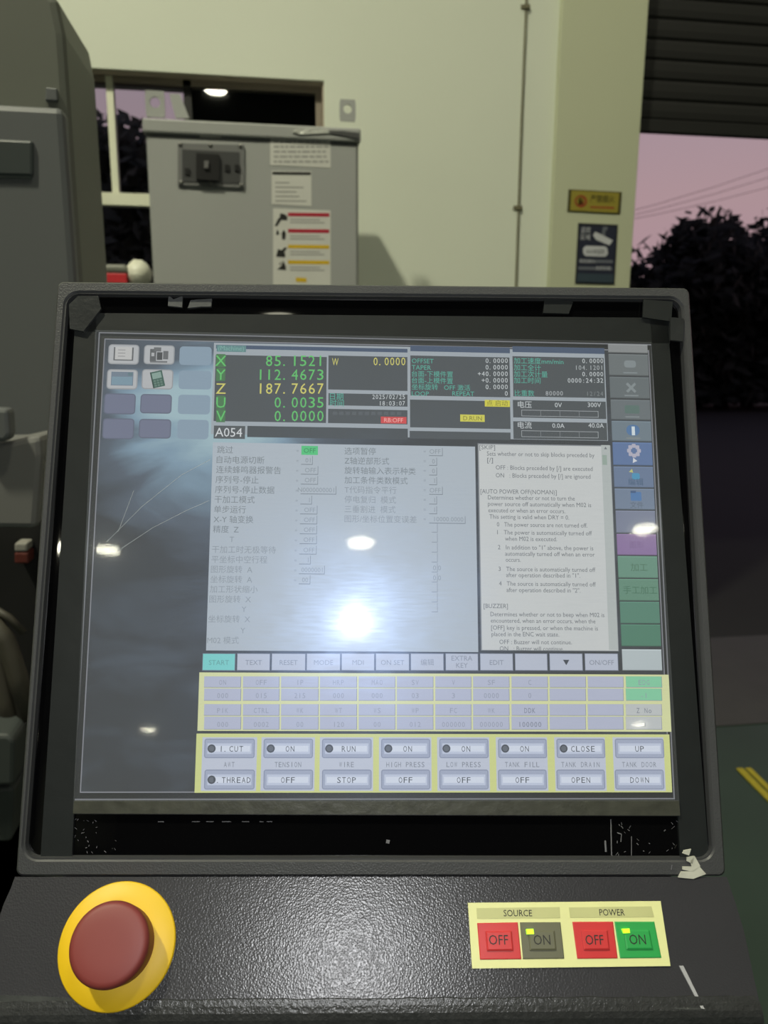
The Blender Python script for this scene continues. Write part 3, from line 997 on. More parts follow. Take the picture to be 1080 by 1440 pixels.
grime_m = principled('grimy_film_edge', (58, 59, 51), 0.4, noise=0.5, nscale=150, bump=.3, bscale=200)
mb = MB()
g4 = q2([(102.5, 1144), (956.5, 1147), (955, 1126.5), (104, 1126.5)], -0.0013)
mb.loft([lift(g4, -0.0032), lift(g4, -0.00125)], grime_m, True, True)
mb.build('film_edge', panel, PL, label='grimy olive lower edge of the screen film')


def slab(name, quad, w0, w1, m, label=None, parent=panel, mat=PL, f=q2):
    mb = MB(); p = f(quad, w1)
    mb.loft([lift(p, w0), lift(p, w1)], m, True, True)
    return mb.build(name, parent, mat, label=label)


slab('tape_strip', [(57, 1204.5), (101, 1205), (136, 466), (134, 432), (107, 432)], -0.0046, -0.0026, tape_m)
slab('tape_strip', [(106, 466), (942, 483), (942, 447), (106, 440)], -0.0046, -0.0026, tape_m)
slab('tape_strip', [(957, 1206), (997, 1206), (938, 440), (914, 445), (916, 483)], -0.0046, -0.0026, tape_m)
clear_m = principled('scuffed_clear_tape', (42, 44, 44), 0.3, noise=0.4, nscale=90, bump=.7, bscale=140, bdist=.0008)
slab('corner_tape', [(98, 462), (117, 466), (142, 434), (138, 416), (110, 416), (97, 428)], -0.0024, -0.0006, clear_m, 'wrinkled clear tape over the upper left corner')
slab('corner_tape', [(904, 446), (944, 452), (946, 424), (905, 421)], -0.0024, -0.0010, tape_m, 'dark tape over the upper right corner')
slab('corner_tape', [(943, 478), (960, 480), (962, 448), (943, 446)], -0.0012, 0.0004, clear_m, 'bubbled clear tape patch at the upper right edge')
flake_m = principled('torn_grey_tape', (70, 72, 72), 0.5, noise=.4, nscale=120)
slab('tape_scrap', [(236, 430), (256, 432), (257, 416), (244, 421), (237, 415)], -0.0042, -0.0028, flake_m)
slab('tape_scrap', [(264, 433), (282, 431), (297, 431), (298, 420), (280, 421), (268, 422)], -0.0042, -0.0028, flake_m)
slab('tape_scrap', [(764, 440), (800, 441), (806, 424), (766, 419)], -0.0042, -0.0026, tape_m)

# ---- torn paper tag at the lower right, scratches
torn_m = principled('torn_white_paper', (176, 176, 162), 0.8, noise=.35, nscale=120)
mb = MB()
for pg in ([(954, 1234), (975, 1236), (993, 1229), (984, 1219), (974, 1225), (958, 1226)], [(960, 1223), (975, 1226), (985, 1218), (977, 1204), (971, 1211), (973, 1219), (960, 1219)],
           [(966, 1211), (974, 1215), (976, 1204), (966, 1206)], [(960, 1200), (969, 1203), (972, 1194), (962, 1196)]):
    p = q2(pg, 0.001)
    mb.loft([lift(p, 0.0002), lift(p, 0.001)], torn_m, True, True)
mb.build('torn_tag', panel, PL, kind='stuff', label='torn remains of a white paper tag')
scr_m = principled('white_scratch', (96, 96, 98), 0.6)
mb = MB()
rng = random.Random(4)


def streak(x0, y0, x1, y1, wpx, w, m=None):
    dx, dy = x1 - x0, y1 - y0
    L_ = math.hypot(dx, dy); nx, ny = -dy / L_ * wpx / 2, dx / L_ * wpx / 2
    p = q2([(x0 + nx, y0 + ny), (x0 - nx, y0 - ny), (x1 - nx, y1 - ny), (x1 + nx, y1 + ny)], w)
    if (p[1] - p[0]).cross(p[2] - p[0]) < 0: p.reverse()
    mb.poly(lift(p, w), m or scr_m)


for a in ((859, 1152, 860, 1203, 1.5), (851, 1182, 852, 1198, 2.5), (888, 1176, 888, 1203, 1), (861, 1203, 862, 1212, 1.5), (945, 1216, 944, 1223, 1.5), (868, 1171, 874, 1173, 1.5), (874, 1173, 873, 1184, 1)):
    streak(*a[:4], a[4], -0.0038 if a[1] < 1206 else 0.0004)
for k in range(26):
    x, y = rng.uniform(104, 165), rng.uniform(1148, 1202)
    streak(x, y, x + rng.uniform(-3, 3), y + rng.uniform(.5, 3), rng.uniform(.4, 1.1), -0.0038)
for k in range(22):
    x, y = rng.uniform(865, 955), rng.uniform(1150, 1204)
    streak(x, y, x + rng.uniform(-4, 4), y + rng.uniform(.5, 4), rng.uniform(.4, .9), -0.0038)
for x in (222, 270, 290, 312, 340, 365, 375):
    streak(x, 1155.5, x + rng.uniform(5, 16), 1155.5, 1.0, -0.0038)
streak(543, 1183, 548, 1184, 5, -0.0038)
for arc in (((150, 762), (200, 712), (255, 668), (296, 646)), ((165, 775), (215, 742), (262, 718), (294, 704)), ((188, 690), (176, 722), (166, 748))):
    for a, b in zip(arc, arc[1:]):
        streak(*a, *b, .5, -0.0012, principled('pale_film_scratch', (150, 156, 160), .6))
mb.build('scratch_mark', panel, PL, kind='stuff', label='fine white scratches and specks on the black glass')

# ---- emergency stop
yel_m = principled('yellow_plate', (208, 170, 14), 0.5, noise=.05, nscale=60)
red_m = principled('faded_red_plastic', (112, 45, 41), 0.55, noise=.05, nscale=50)
c1 = sl(165.5, 1328.5)
ax = (Vector((1, 0, 0)), Vector((0, 1, 0)), Vector((0, 0, 1)))
RD = 0.0275
mb = MB(); mb.lathe([(RD, -0.001), (RD, 0.0012), (RD - .0006, 0.0018), (0.0155, 0.0018)], yel_m, 72, (c1.x, c1.y, 0), ax)
plate = mb.build('stop_ring', panel, SM, label='yellow ring under the stop button')
mb = MB()
mb.lathe([(0.0176, 0.001), (0.0178, 0.006), (0.0182, 0.0135), (0.0181, 0.0150), (0.0175, 0.0163), (0.0164, 0.0171), (0.0150, 0.0175), (0.010, 0.0179), (0.004, 0.0180)], red_m, 64, (c1.x, c1.y, 0), ax)
stopb = mb.build('stop_button', panel, SM, label='dull red mushroom shaped stop button')

# ---- source / power switch plate
plate_m = principled('pale_yellow_plate', (200, 201, 142), 0.5, noise=.05, nscale=40)
strip_m = principled('khaki_strip', (170, 171, 118), 0.55, noise=.08, nscale=80)
ink_m = principled('black_print', (24, 24, 20), 0.6)
redk = principled('red_switch', (180, 46, 46), 0.4, noise=.05, nscale=60)
grnk = principled('green_switch', (38, 142, 68), 0.4, noise=.05, nscale=60)
gryk = principled('grey_switch', (88, 88, 68), 0.45, noise=.06, nscale=60)
led_m = principled('lit_indicator', (180, 255, 40), 0.4, emit=(176, 246, 40), estr=0.75)


def s2(pts, w=0.0):
    return [sl(x, y, w).to_2d() for x, y in pts]


PQ = [(664, 1362), (943, 1358.5), (929, 1267), (658, 1269.5)]
mb = MB(); p = s2(PQ, .0008); mb.loft([lift(p, -0.0004), lift(p, 0.0008)], plate_m, True, True)
swp = mb.build('switch_plate', panel, SM, label='pale yellow plate lettered SOURCE and POWER')
for q in ([(671, 1292), (788, 1291), (787, 1275.5), (670, 1277)], [(802, 1290.5), (920, 1289.5), (916, 1274.5), (800, 1276)]):
    slab('header_strip', q, 0.0006, 0.0010, strip_m, None, swp, I4, s2)


def seg_text(parent, s, x0, x1, y, hpx, w, name='lettering', lab=None):
    a, b = sl(x0, y, w), sl(x1, y, w)
    kk = (sl(x0, y - 10, w) - a).length / 10
    d = (b - a).normalized(); up = Vector((-d.y, d.x, 0))
    mb = MB()
    put_text(mb, lambda x, yy, ww: tuple(Vector((a.x, a.y, w)) + Vector((d.x, d.y, 0)) * x + up * yy), s, 0, 0, hpx * kk, ink_m, 'l', (b - a).length)
    return mb.build(name, parent, I4)


seg_text(swp, 'SOURCE', 708.5, 748.5, 1288.5, 9.5, .0012)
seg_text(swp, 'POWER', 843.5, 879, 1287.5, 9.5, .0012)


def switch(q, m, inner_col, word, wx, led, nm, lab):
    c = s2(q, .001)
    mb = MB()
    mb.loft([lift(c, .0004), lift(c, .0011), lift(inset(c, .0004), .0013)], m, cap0=True)
    i1, i2 = inset(c, .0036), inset(c, .0043)
    mb.loft([lift(inset(c, .0004), .0013), lift(i1, .0013), lift(i1, .0019), lift(i2, .0023)], m, cap1=True)
    put = MB()
    a = sl(wx[0], wx[2], .0024)
    b = sl(wx[1], wx[2], .0024)
    kk = (sl(wx[0], wx[2] - 10, .0024) - a).length / 10
    d = (b - a).normalized(); up = Vector((-d.y, d.x, 0))
    put_text(mb, lambda x, yy, ww: (a.x + d.x * x + up.x * yy, a.y + d.y * x + up.y * yy, .00242), word, 0, 0, 14.5 * kk, ink_m, 'l', (b - a).length)
    if led:
        l = s2(led, .0026)
        mb.loft([lift(l, .0013), lift(l, .0027)], led_m, True, True)
    mb.build(nm, swp, I4, label=lab)


switch([(675, 1349.5), (733, 1348.7), (728, 1297), (671, 1298)], redk, None, 'OFF', (688, 715, 1328.5), None, 'off_switch', 'red OFF switch under SOURCE')
switch([(735.5, 1348.7), (793.5, 1348), (788, 1296.7), (731, 1297)], gryk, None, 'ON', (751, 774.5, 1328.5), [(741, 1314), (751, 1313.5), (750, 1306), (740, 1306.5)], 'on_switch', 'grey ON switch under SOURCE with lit corner')
switch([(811.8, 1348.2), (868.5, 1347.7), (862, 1296), (804.8, 1296.3)], redk, None, 'OFF', (824, 849.5, 1328.5), None, 'off_switch', 'red OFF switch under POWER')
switch([(872, 1347.5), (930, 1346.8), (920, 1296), (864, 1296)], grnk, None, 'ON', (886, 909, 1328), [(877, 1312.5), (886, 1312), (885, 1305.5), (874.5, 1306)], 'on_switch', 'green ON switch under POWER with lit corner')

# worn glossy tape along the front edge
worn_m = principled('worn_clear_edge_tape', (62, 64, 63), 0.2, noise=.5, nscale=70, bump=.7, bscale=110, bdist=.0012)
slab('edge_tape', [(-36, 1416), (150, 1417), (136, 1406), (60, 1401), (-30, 1399)], -0.0002, 0.0007, worn_m, None, panel, SM, s2)
slab('edge_tape', [(936, 1417), (968, 1420), (992, 1419), (968, 1412.5), (954, 1411.5)], -0.0002, 0.0006, worn_m, None, panel, SM, s2)
slab('edge_tape', [(1020, 1417), (1069, 1416), (1065, 1410), (1024, 1412)], -0.0002, 0.0006, worn_m, None, panel, SM, s2)
slab('tape_sliver', [(986, 1418), (991, 1419), (961, 1358), (955, 1358)], 0.0, 0.0007, principled('grey_sliver', (150, 150, 152), .4), 'thin curled sliver of clear tape', panel, SM, s2)

# dark worn tape wrapped over the whole front edge
worn2_m = principled('worn_dark_edge_tape', (44, 45, 45), 0.3, noise=.5, nscale=260, bump=.8, bscale=600, bdist=.0005)
mb = MB()
rng = random.Random(9)
NE = 60
es = [(st[6][0] + .002, st[6][1] - .002, st[6][2] + .0030, .0002), (st[6][0] + .002, st[6][1] - .002, st[6][2] + .0026, .0008)] + [(q[0], q[1], q[2] - .0006 * math.sin(math.radians(80) * i / 6), q[3] + .0008 * math.cos(math.radians(80) * i / 6)) for i, q in enumerate(st[6:13])] + [(st[13][0], st[13][1], st[13][2] - .0008, st[13][3] + .02)]
jit = [rng.uniform(-.0003, .0004) for _ in range(NE + 1)]
rows_ = []
for i, (a, b, y, w) in enumerate(es):
    rows_.append([(a + (b - a) * k / NE, y + (jit[k] if i < 2 else 0), w) for k in range(NE + 1)])
mb.loft([list(reversed(l)) for l in rows_], worn2_m, closed=False, sm=False)
mb.build('front_edge_tape', panel, SM, label='dark worn tape along the front edge')

# pedestal that carries the panel
ped = principled('pedestal_paint', (58, 60, 62), 0.5, noise=.05)
mb = MB(); mb.box((-.05, -.03, 0.03), (.05, .05, 0.98), ped); mb.build('pedestal', panel, I4, bevel=.006)
mb = MB(); mb.box((-.2, -.16, 0.0), (.2, .2, 0.03), ped); mb.build('foot_plate', panel, I4, bevel=.006)
arm = (PF @ Vector((0.0, -0.05, -0.088))) - base
mb = MB()
A0_, A1_ = Vector((0, 0.01, 0.97)), arm
mb.tube([A0_, A0_ + Vector((0, .02, .12)), A1_ + Vector((0, .03, -.02)), A1_ + (PFI.transposed().to_3x3() @ Vector((0, 0, .004)))], 0.032, ped, 12); mb.build('support_neck', panel, I4)

# ================================================================== electrical cabinet
CY = 2.7
cab_m = principled('grey_cabinet_paint', (158, 160, 158), 0.5, noise=.04, nscale=3)
cab_d = principled('dark_film_flap', (70, 71, 72), 0.6)  # dark colour of the torn film flap
steel = principled('plated_steel', (150, 150, 146), 0.35, metal=0.7)


def cy(px, py, y=None):
    p = aty(px, py, CY if y is None else y); return p


xa, xb = cy(205, 200).x, cy(504.5, 300).x
ztop = cy(350, 176).z
cb = Vector(((xa + xb) / 2, CY + .2, 0))
cabinet = empty('electrical_cabinet', cb, 'tall grey steel electrical cabinet with labels standing against the wall', 'cabinet')
CM = off(cb)
zc = cy(350, 192).z
mb = MB(); mb.box((xa, CY + .012, 0), (xb, CY + .42, zc), cab_m); mb.build('cabinet_body', cabinet, CM, bevel=.004)
mb = MB(); mb.box((xa + .006, CY, .06), (xb - .006, CY + .014, zc - .012), cab_m); mb.build('cabinet_door', cabinet, CM, bevel=.004)
mb = MB(); mb.box((xa - .006, CY - .012, zc - .004), (xb + .006, CY + .43, ztop + .004), cab_m); mb.build('cabinet_cap', cabinet, CM, bevel=.006)


def plate_xz(name, quad, y0, y1, m, parent, mat, label=None):
    """flat plate facing the viewer, its outline read off the photo on to the plane y0"""
    mb = MB()
    f = [aty(px, py, y0) for px, py in quad]
    mb.prism(f, [Vector((p.x, y1, p.z)) for p in f], m)
    return mb.build(name, parent, mat, label=label)


def eye(px, py, w, h, y):
    c = cy(px, py, y)
    mb = MB()
    n = 20
    hw, hh = w / 2, h / 2
    outer_ = []
    for k in range(n):
        a_ = 2 * math.pi * k / n
        dx, dz = math.cos(a_), math.sin(a_)
        s = 1 / max(abs(dx) / hw, abs(dz) / hh)
        outer_.append((c.x + dx * s, c.z + dz * s))
    hole = [(c.x + math.cos(2 * math.pi * k / n) * w * .27, c.z + h * .06 + math.sin(2 * math.pi * k / n) * w * .27) for k in range(n)]
    L1 = [[(x, yy, z) for x, z in lp] for lp, yy in ((hole, y + .008), (outer_, y + .008), (outer_, y), (hole, y), (hole, y + .008))]
    mb.loft(L1, cab_m)
    return mb.build('lifting_eye', cabinet, CM)


eye(218, 146, .060, .078, CY + .05)
eye(489, 155, .056, .070, CY + .2)
mb = MB()
f = [cy(x, y, CY + .36) for x, y in ((247, 166), (266, 166), (253, 132), (238, 132))]
mb.prism(f, [p + Vector((0, .01, 0)) for p in f], cab_m); mb.build('lifting_eye', cabinet, CM)

# breaker window
bw = plate_xz('breaker_frame', [(250, 260), (343, 264), (343, 204), (250, 201)], CY - .008, CY + .002, principled('breaker_surround', (112, 113, 113), .5), cabinet, CM)
plate_xz('breaker_recess', [(256, 255), (337, 258), (337, 214), (256, 210)], CY - .010, CY - .007, principled('breaker_inside', (62, 63, 64), .5), bw, I4)
plate_xz('breaker_handle', [(276, 252), (308, 254), (308, 217), (276, 215)], CY - .022, CY - .009, principled('breaker_black', (18, 18, 19), .45), bw, I4)
plate_xz('breaker_toggle', [(287, 236), (293, 236), (293, 226), (287, 226)], CY - .030, CY - .021, principled('toggle_grey', (108, 108, 108), .4), bw, I4)
for (x, y) in ((264, 241), (320, 236), (334, 236)):
    plate_xz('breaker_knob', [(x - 4, y + 4), (x + 3, y + 5), (x + 3, y - 4), (x - 4, y - 5)], CY - .014, CY - .009, principled('breaker_black', (18, 18, 19), .45), bw, I4)
for (x, y) in ((254, 203.5), (296, 204.5), (338, 206), (255, 257), (297, 259), (339, 261)):
    p = cy(x, y)
    mb = MB(); mb.lathe([(.006, 0), (.006, .003), (.003, .005)], steel, 12, (p.x, CY - .008, p.z), (Vector((1, 0, 0)), Vector((0, 0, 1)), Vector((0, -1, 0)))); mb.build('screw', bw, I4)

paper_m = principled('white_label', (204, 204, 198), .6, noise=.04, nscale=20)
greyprint = principled('grey_print', (150, 150, 148), .6)
lab_red = principled('label_red', (176, 22, 52), .5)
lab_yel = principled('label_yellow', (212, 176, 24), .5)


def label(name, quad, items, lab):
    mb = MB()
    f = [aty(px, py, CY - .0012) for px, py in quad]
    mb.prism(f, [Vector((p.x, CY + .001, p.z)) for p in f], paper_m)
    for q, m in items:
        g = [aty(px, py, CY - .0018) for px, py in q]
        mb.poly(g, m)
    return mb.build(name, cabinet, CM, label=lab)


def bar(x0, y0, x1, y1, sl_=0.012):
    return [(x0, y1), (x1, y1 + (x1 - x0) * sl_), (x1, y0 + (x1 - x0) * sl_), (x0, y0)]


rng = random.Random(7)
its = []
for k in range(5):
    x = 385
    while x < 458:
        L_ = rng.uniform(4, 12)
        its.append((bar(x, 198 + k * 7, min(462, x + L_), 200.5 + k * 7), greyprint)); x += L_ + 2
label('paper_label', [(380, 232), (465, 236), (465, 197), (380, 193)], its, 'upper white label with rows of grey print')
its = [(bar(383, 241.5, 437, 245.5), ink_m)]
for k, L_ in enumerate((20, 40, 30, 34, 44)):
    its.append((bar(387, 256 + k * 6.4, 387 + L_, 257.6 + k * 6.4), greyprint))
label('paper_label', [(382, 287), (438, 290), (438, 241), (382, 240)], its, 'narrow white label headed by a black bar')
its = []
for k, (y, m) in enumerate(((299, lab_red), (322, lab_red), (344, lab_yel), (366, lab_yel))):
    its.append((bar(405, y, 463, y + 5), m))
    for j in range(2): its.append((bar(408, y + 9 + j * 4, 450 + 6 * j, y + 10.4 + j * 4), greyprint))
for q in ([(386, 318), (390, 318), (396, 308), (392, 306)], [(393, 309), (404, 310), (404, 304), (400, 301), (394, 300)], [(397, 337), (401, 337), (402, 328), (399, 323), (396, 328)], [(388, 330), (393, 330), (390, 322)],
          [(388, 361), (401, 362), (401, 356), (390, 354)], [(390, 354), (399, 356), (404, 348), (400, 348), (396, 352), (391, 350)], [(390, 379), (402, 380), (402, 375), (398, 366), (396, 373)], [(392, 372), (395, 372), (395, 368)]):
    its.append((q, ink_m))
its.append(([(416, 396), (431, 397), (431, 391), (416, 390)], lab_yel))
label('warning_label', [(384, 405), (465, 408), (465, 296), (384, 293)], its, 'white warning label with two red and two yellow bars')
label('name_label', [(281, 193), (311, 194), (311, 183), (281, 182)], [(bar(286, 187, 306, 189), greyprint)], 'small white name label under the cap')
# torn film at the cap's right end
film_m = principled('crumpled_film', (196, 198, 192), .12, noise=.3, nscale=40, bump=.9, bscale=60, bdist=.01)
plate_xz('protective_film', [(411, 186), (424, 189), (440, 188), (462, 187), (462, 181), (430, 180), (414, 182)], CY - .016, CY - .013, film_m, cabinet, CM, 'shiny crumpled plastic film on the cap')
plate_xz('protective_film', [(463, 187), (480, 190), (505, 195), (506, 187), (482, 184), (464, 184)], CY - .016, CY - .013, cab_d, cabinet, CM, 'dark torn flap under the cap')

# ================================================================== wire machine at the left
MYF = 1.30
mac_u = principled('machine_olive_grey', (100, 103, 94), 0.5, noise=.03, nscale=3)
mac_l = principled('machine_grey', (94, 97, 98), 0.5, noise=.03, nscale=3)
mac_d = principled('machine_dark_grey', (58, 63, 62), 0.55)
mb0 = Vector((-0.9, 1.5, 0))
machine = empty('wire_cutting_machine', mb0, 'big grey wire cutting machine standing at the left edge', 'machine')
MM = off(mb0)


def col(name, quad, y0, y1, m, bevel=.008, lab=None):
    mb = MB()
    f = [aty(px, py, y0) for px, py in quad]
    mb.prism(f, [Vector((p.x, y1, p.z)) for p in f], m)
    return mb.build(name, machine, MM, bevel=bevel, label=lab)


xr_ = aty(104, 250, 1.34).x
zs = [aty(110, 48, 1.34).z, aty(80, 0, 1.34).z]
mb = MB()
f = [(-1.5, .0), (xr_, .0), (xr_, zs[0]), (aty(80, 0, 1.34).x, zs[1]), (aty(60, -30, 1.34).x, zs[1] + .03), (-1.5, zs[1] + .03)]
mb.prism([(x, 1.34, z) for x, z in f], [(x, 1.56, z) for x, z in f], mac_u); mb.build('upper_column', machine, MM, bevel=.012)
xr2 = aty(99, 300, MYF).x
f2 = [(-1.5, 1.21), (xr2, 1.21), (xr2, aty(99, 176, MYF).z), (aty(88, 150, MYF).x, aty(88, 150, MYF).z), (-1.5, aty(88, 146, MYF).z)]
mb = MB(); mb.prism([(x, MYF, z) for x, z in f2], [(x, 1.335, z) for x, z in f2], mac_l); hd = mb.build('head_cover', machine, MM, bevel=.01)
col('inspection_window', [(-30, 246), (46, 248), (46, 197), (-30, 194)], MYF - .006, MYF + .004, principled('dark_acrylic', (62, 68, 68), .4), .004, 'dark window in the head cover')
col('window_ledge', [(-30, 250), (44, 251), (44, 246), (-30, 245)], MYF - .004, MYF + .002, principled('pale_ledge', (86, 92, 89), .5), .002)
col('label_spot', [(63, 141), (81, 142), (80, 124), (64, 122)], 1.334, 1.342, mac_l, .002)
# lower head block and what hangs beneath
col('nozzle_block', [(-60, 742), (51, 744), (59, 640), (57, 612), (30, 617), (8, 622), (-60, 624)], 1.12, 1.235, principled('pale_grey_cover', (112, 112, 110), .5, noise=.04, nscale=8), .008)
col('side_lug', [(-40, 622), (8, 621), (14, 612), (11, 575), (-40, 572)], 1.10, 1.13, mac_l, .008)
col('shadow_sheet', [(-80, 1420), (62, 1420), (66, 700), (-80, 700)], 1.30, 1.335, principled('shadow_black', (12, 12, 12), .8), .004)  # black sheet painting in the shadow beneath the head
hose_m = principled('brown_grey_hose', (64, 61, 52), .6, noise=.2, nscale=30)
for pts, r in (([(-14, 872), (8, 900), (24, 950), (40, 1010)], .016), ([(-24, 905), (-4, 935), (8, 985), (18, 1030)], .015), ([(-5, 858), (12, 868), (34, 890)], .006)):
    mb = MB(); mb.tube([aty(x, y, 1.2) for x, y in pts], r, hose_m, 10); mb.build('hose', machine, MM)
col('valve', [(20, 776), (38, 776), (38, 764), (20, 764)], 1.27, 1.305, principled('pale_valve', (150, 148, 140), .5), .003)
col('valve', [(20, 793), (40, 793), (40, 777), (20, 777)], 1.27, 1.305, principled('rust_red_valve', (92, 40, 32), .5), .003)
col('terminal_box', [(-60, 1106), (19, 1105), (20, 1042), (12, 1034), (-60, 1032)], 1.13, 1.24, mac_d, .006)
col('terminal_box', [(-60, 1186), (16, 1184), (19, 1108), (-60, 1109)], 1.16, 1.26, mac_d, .006)
mb = MB(); mb.box((-1.5, 1.3, 0), (-.42, 2.2, .85), mac_d); mb.build('machine_base', machine, MM, bevel=.01)

# ================================================================== wall items
cond_m = principled('brown_conduit', (112, 108, 84), .6)
sx = aty(733, 200, WY - .006).x
con = empty('wall_conduit', (sx, WY, 0), 'thin brown conduit running up the cream wall beside the pillar', 'conduit')
mb = MB(); mb.tube([(sx, WY - .006, 0.01), (sx + .003, WY - .006, 1.5), (sx - .002, WY - .006, 2.4), (sx + .002, WY - .006, 5)], .0042, cond_m, 8); mb.build('conduit_pipe', con, off((sx, WY, 0)))
for (px, py) in ((737, 9), (727, 292)):
    p = aty(px, py, WY - .006)
    mb = MB(); mb.box((sx - .022, WY - .004, p.z - .008), (sx + .016, WY - .0005, p.z + .008), cond_m); mb.box((sx - .009, WY - .014, p.z - .008), (sx + .009, WY - .003, p.z + .008), cond_m); mb.build('pipe_clip', con, off((sx, WY, 0)))


def sign(name, quad, base_m, rim_m, items, texts, lab, cat):
    ps = [aty(px, py, PY - .004) for px, py in quad]
    c = sum(ps, Vector()) / 4; c.y = PY
    t = empty(name, c, lab, cat)
    mb = MB(); mb.prism(ps, [Vector((p.x, PY - .0002, p.z)) for p in ps], rim_m)
    mb.build('sign_board', t, off(c))
    mb = MB()
    cc = sum(ps, Vector()) / 4
    ins = [p + (cc - p).normalized() * .012 for p in ps]
    mb.poly([Vector((p.x, PY - .0046, p.z)) for p in ins], base_m)
    for q, m in items:
        mb.poly([aty(px, py, PY - .0052) for px, py in q], m)
    for s, px, py, wpx, hpx, m in texts:
        a, b = aty(px, py, PY - .0056), aty(px + wpx, py + wpx * .02, PY - .0056)
        kk = (aty(px, py - 10, PY - .0056) - a).length / 10
        d = (b - a).normalized(); up = Vector((0, 0, 1))
        put_text(mb, lambda x, yy, ww: tuple(a + d * x + up * yy), s, 0, 0, hpx * kk, m, 'l', (b - a).length)
    mb.build('sign_print', t, off(c))


sy_m = principled('sign_yellow', (150, 138, 50), .5)
sd_m = principled('sign_dark_rim', (70, 66, 30), .5)
sr_m = principled('sign_red', (150, 70, 36), .5)
sink = principled('sign_ink', (62, 56, 20), .6)


def ringpts(cx_, cy_, r, n=16):
    return [(cx_ + r * math.cos(2 * math.pi * k / n), cy_ + r * math.sin(2 * math.pi * k / n)) for k in range(n)][::-1]


sign('prohibition_sign', [(798, 297), (872, 301), (874.5, 270), (800, 266)], sy_m, sd_m,
     [(ringpts(817, 283, 9), sr_m), (ringpts(817, 283, 6.6), sy_m), ([(811, 279), (821, 289), (823, 287), (813, 277)], sr_m), ([(814, 287), (819, 287), (817, 278)], sink), (bar(830, 290, 864, 292.5, .03), sr_m)],
     [('严禁烟火', 830, 283.5, 34, 8.5, sink)], 'yellow prohibition sign with red symbol on the pillar', 'sign')
navy = principled('sign_navy', (34, 38, 58), .5)
swh = principled('sign_white', (196, 198, 204), .5)
sgr = principled('sign_grey', (104, 108, 118), .5)
sign('surveillance_sign', [(809, 398.5), (864, 400), (869, 316), (813.5, 313.5)], navy, principled('sign_navy_rim', (24, 26, 36), .5),
     [([(834, 331), (838, 337), (857, 345), (862, 338), (842, 328), (837, 326)], swh), ([(847, 324), (853, 324.5), (855, 319), (848, 319)], sgr), ([(846, 330), (851, 332), (851, 323), (847, 323)], sgr),
      ([(823, 360), (851, 361), (855, 357), (854, 349), (851, 346.5), (824, 345.5), (820, 349), (820, 356)], swh),
      (bar(814, 365, 862, 369, .02), sgr), (bar(813, 375, 861, 379, .02), sgr), ([(811, 396), (862, 397.5), (863, 386), (812, 384)], principled('sign_teal_foot', (52, 66, 78), .5))],
     [('监控', 817, 326.5, 13.5, 6.5, swh), ('区域', 816.5, 336.5, 13.5, 6.5, swh), ('24小时监控', 824, 356.5, 26, 5.6, navy), ('您已进入', 815, 369, 22, 4.2, swh), ('监控区域', 838, 379, 20, 4.2, swh)],
     'dark blue camera surveillance sign on the pillar', 'sign')

# ================================================================== roller door
SY = WY + .05
slat_m = principled('dark_shutter_slat', (19, 19, 18), .7, noise=.1, nscale=6)
zb = aty(990, 191, SY).z
rd = empty('roller_shutter', ((DX0 + DX1) / 2, SY, zb), 'dark slatted roller shutter raised over the doorway', 'shutter')
RM = off(((DX0 + DX1) / 2, SY, zb))
sm_ = None
x0, x1, ph = DX0 - .02, DX1 - .01, 0.078
k = 0
zz = zb + .05
while zz < DZ1 - .02:
    if sm_ is None:
        mb = MB()
        prof = [(-.004, 0.002), (-.010, .010), (-.012, .036), (-.010, .066), (-.004, .0782), (.010, .0782), (.008, .04), (.010, .002)]
        mb.loft([[(x0, SY + a_, zz + b_) for a_, b_ in prof], [(x1, SY + a_, zz + b_) for a_, b_ in prof]], slat_m, True, True)
        sm_ = mb.build('slat', rd, RM)
        z00 = zz
    else:
        c = sm_.copy(); COL.objects.link(c); c.parent = rd
        c.matrix_local = RM @ Matrix.Translation((0, 0, zz - z00))
    zz += ph
mb = MB(); mb.box((x0, SY - .018, zb), (x1, SY + .014, zb + .052), slat_m); mb.build('bottom_bar', rd, RM, bevel=.004)
for xx in (DX0 - .028, DX1 - .03):
    mb = MB(); mb.box((xx, SY + .02, .005), (xx + .027, SY + .06, DZ1), principled('guide_rail', (60, 60, 58), .5)); mb.build('guide_rail', rd, RM)

# ================================================================== outside
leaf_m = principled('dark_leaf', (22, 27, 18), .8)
bark_m = principled('dark_bark', (26, 22, 19), .9)


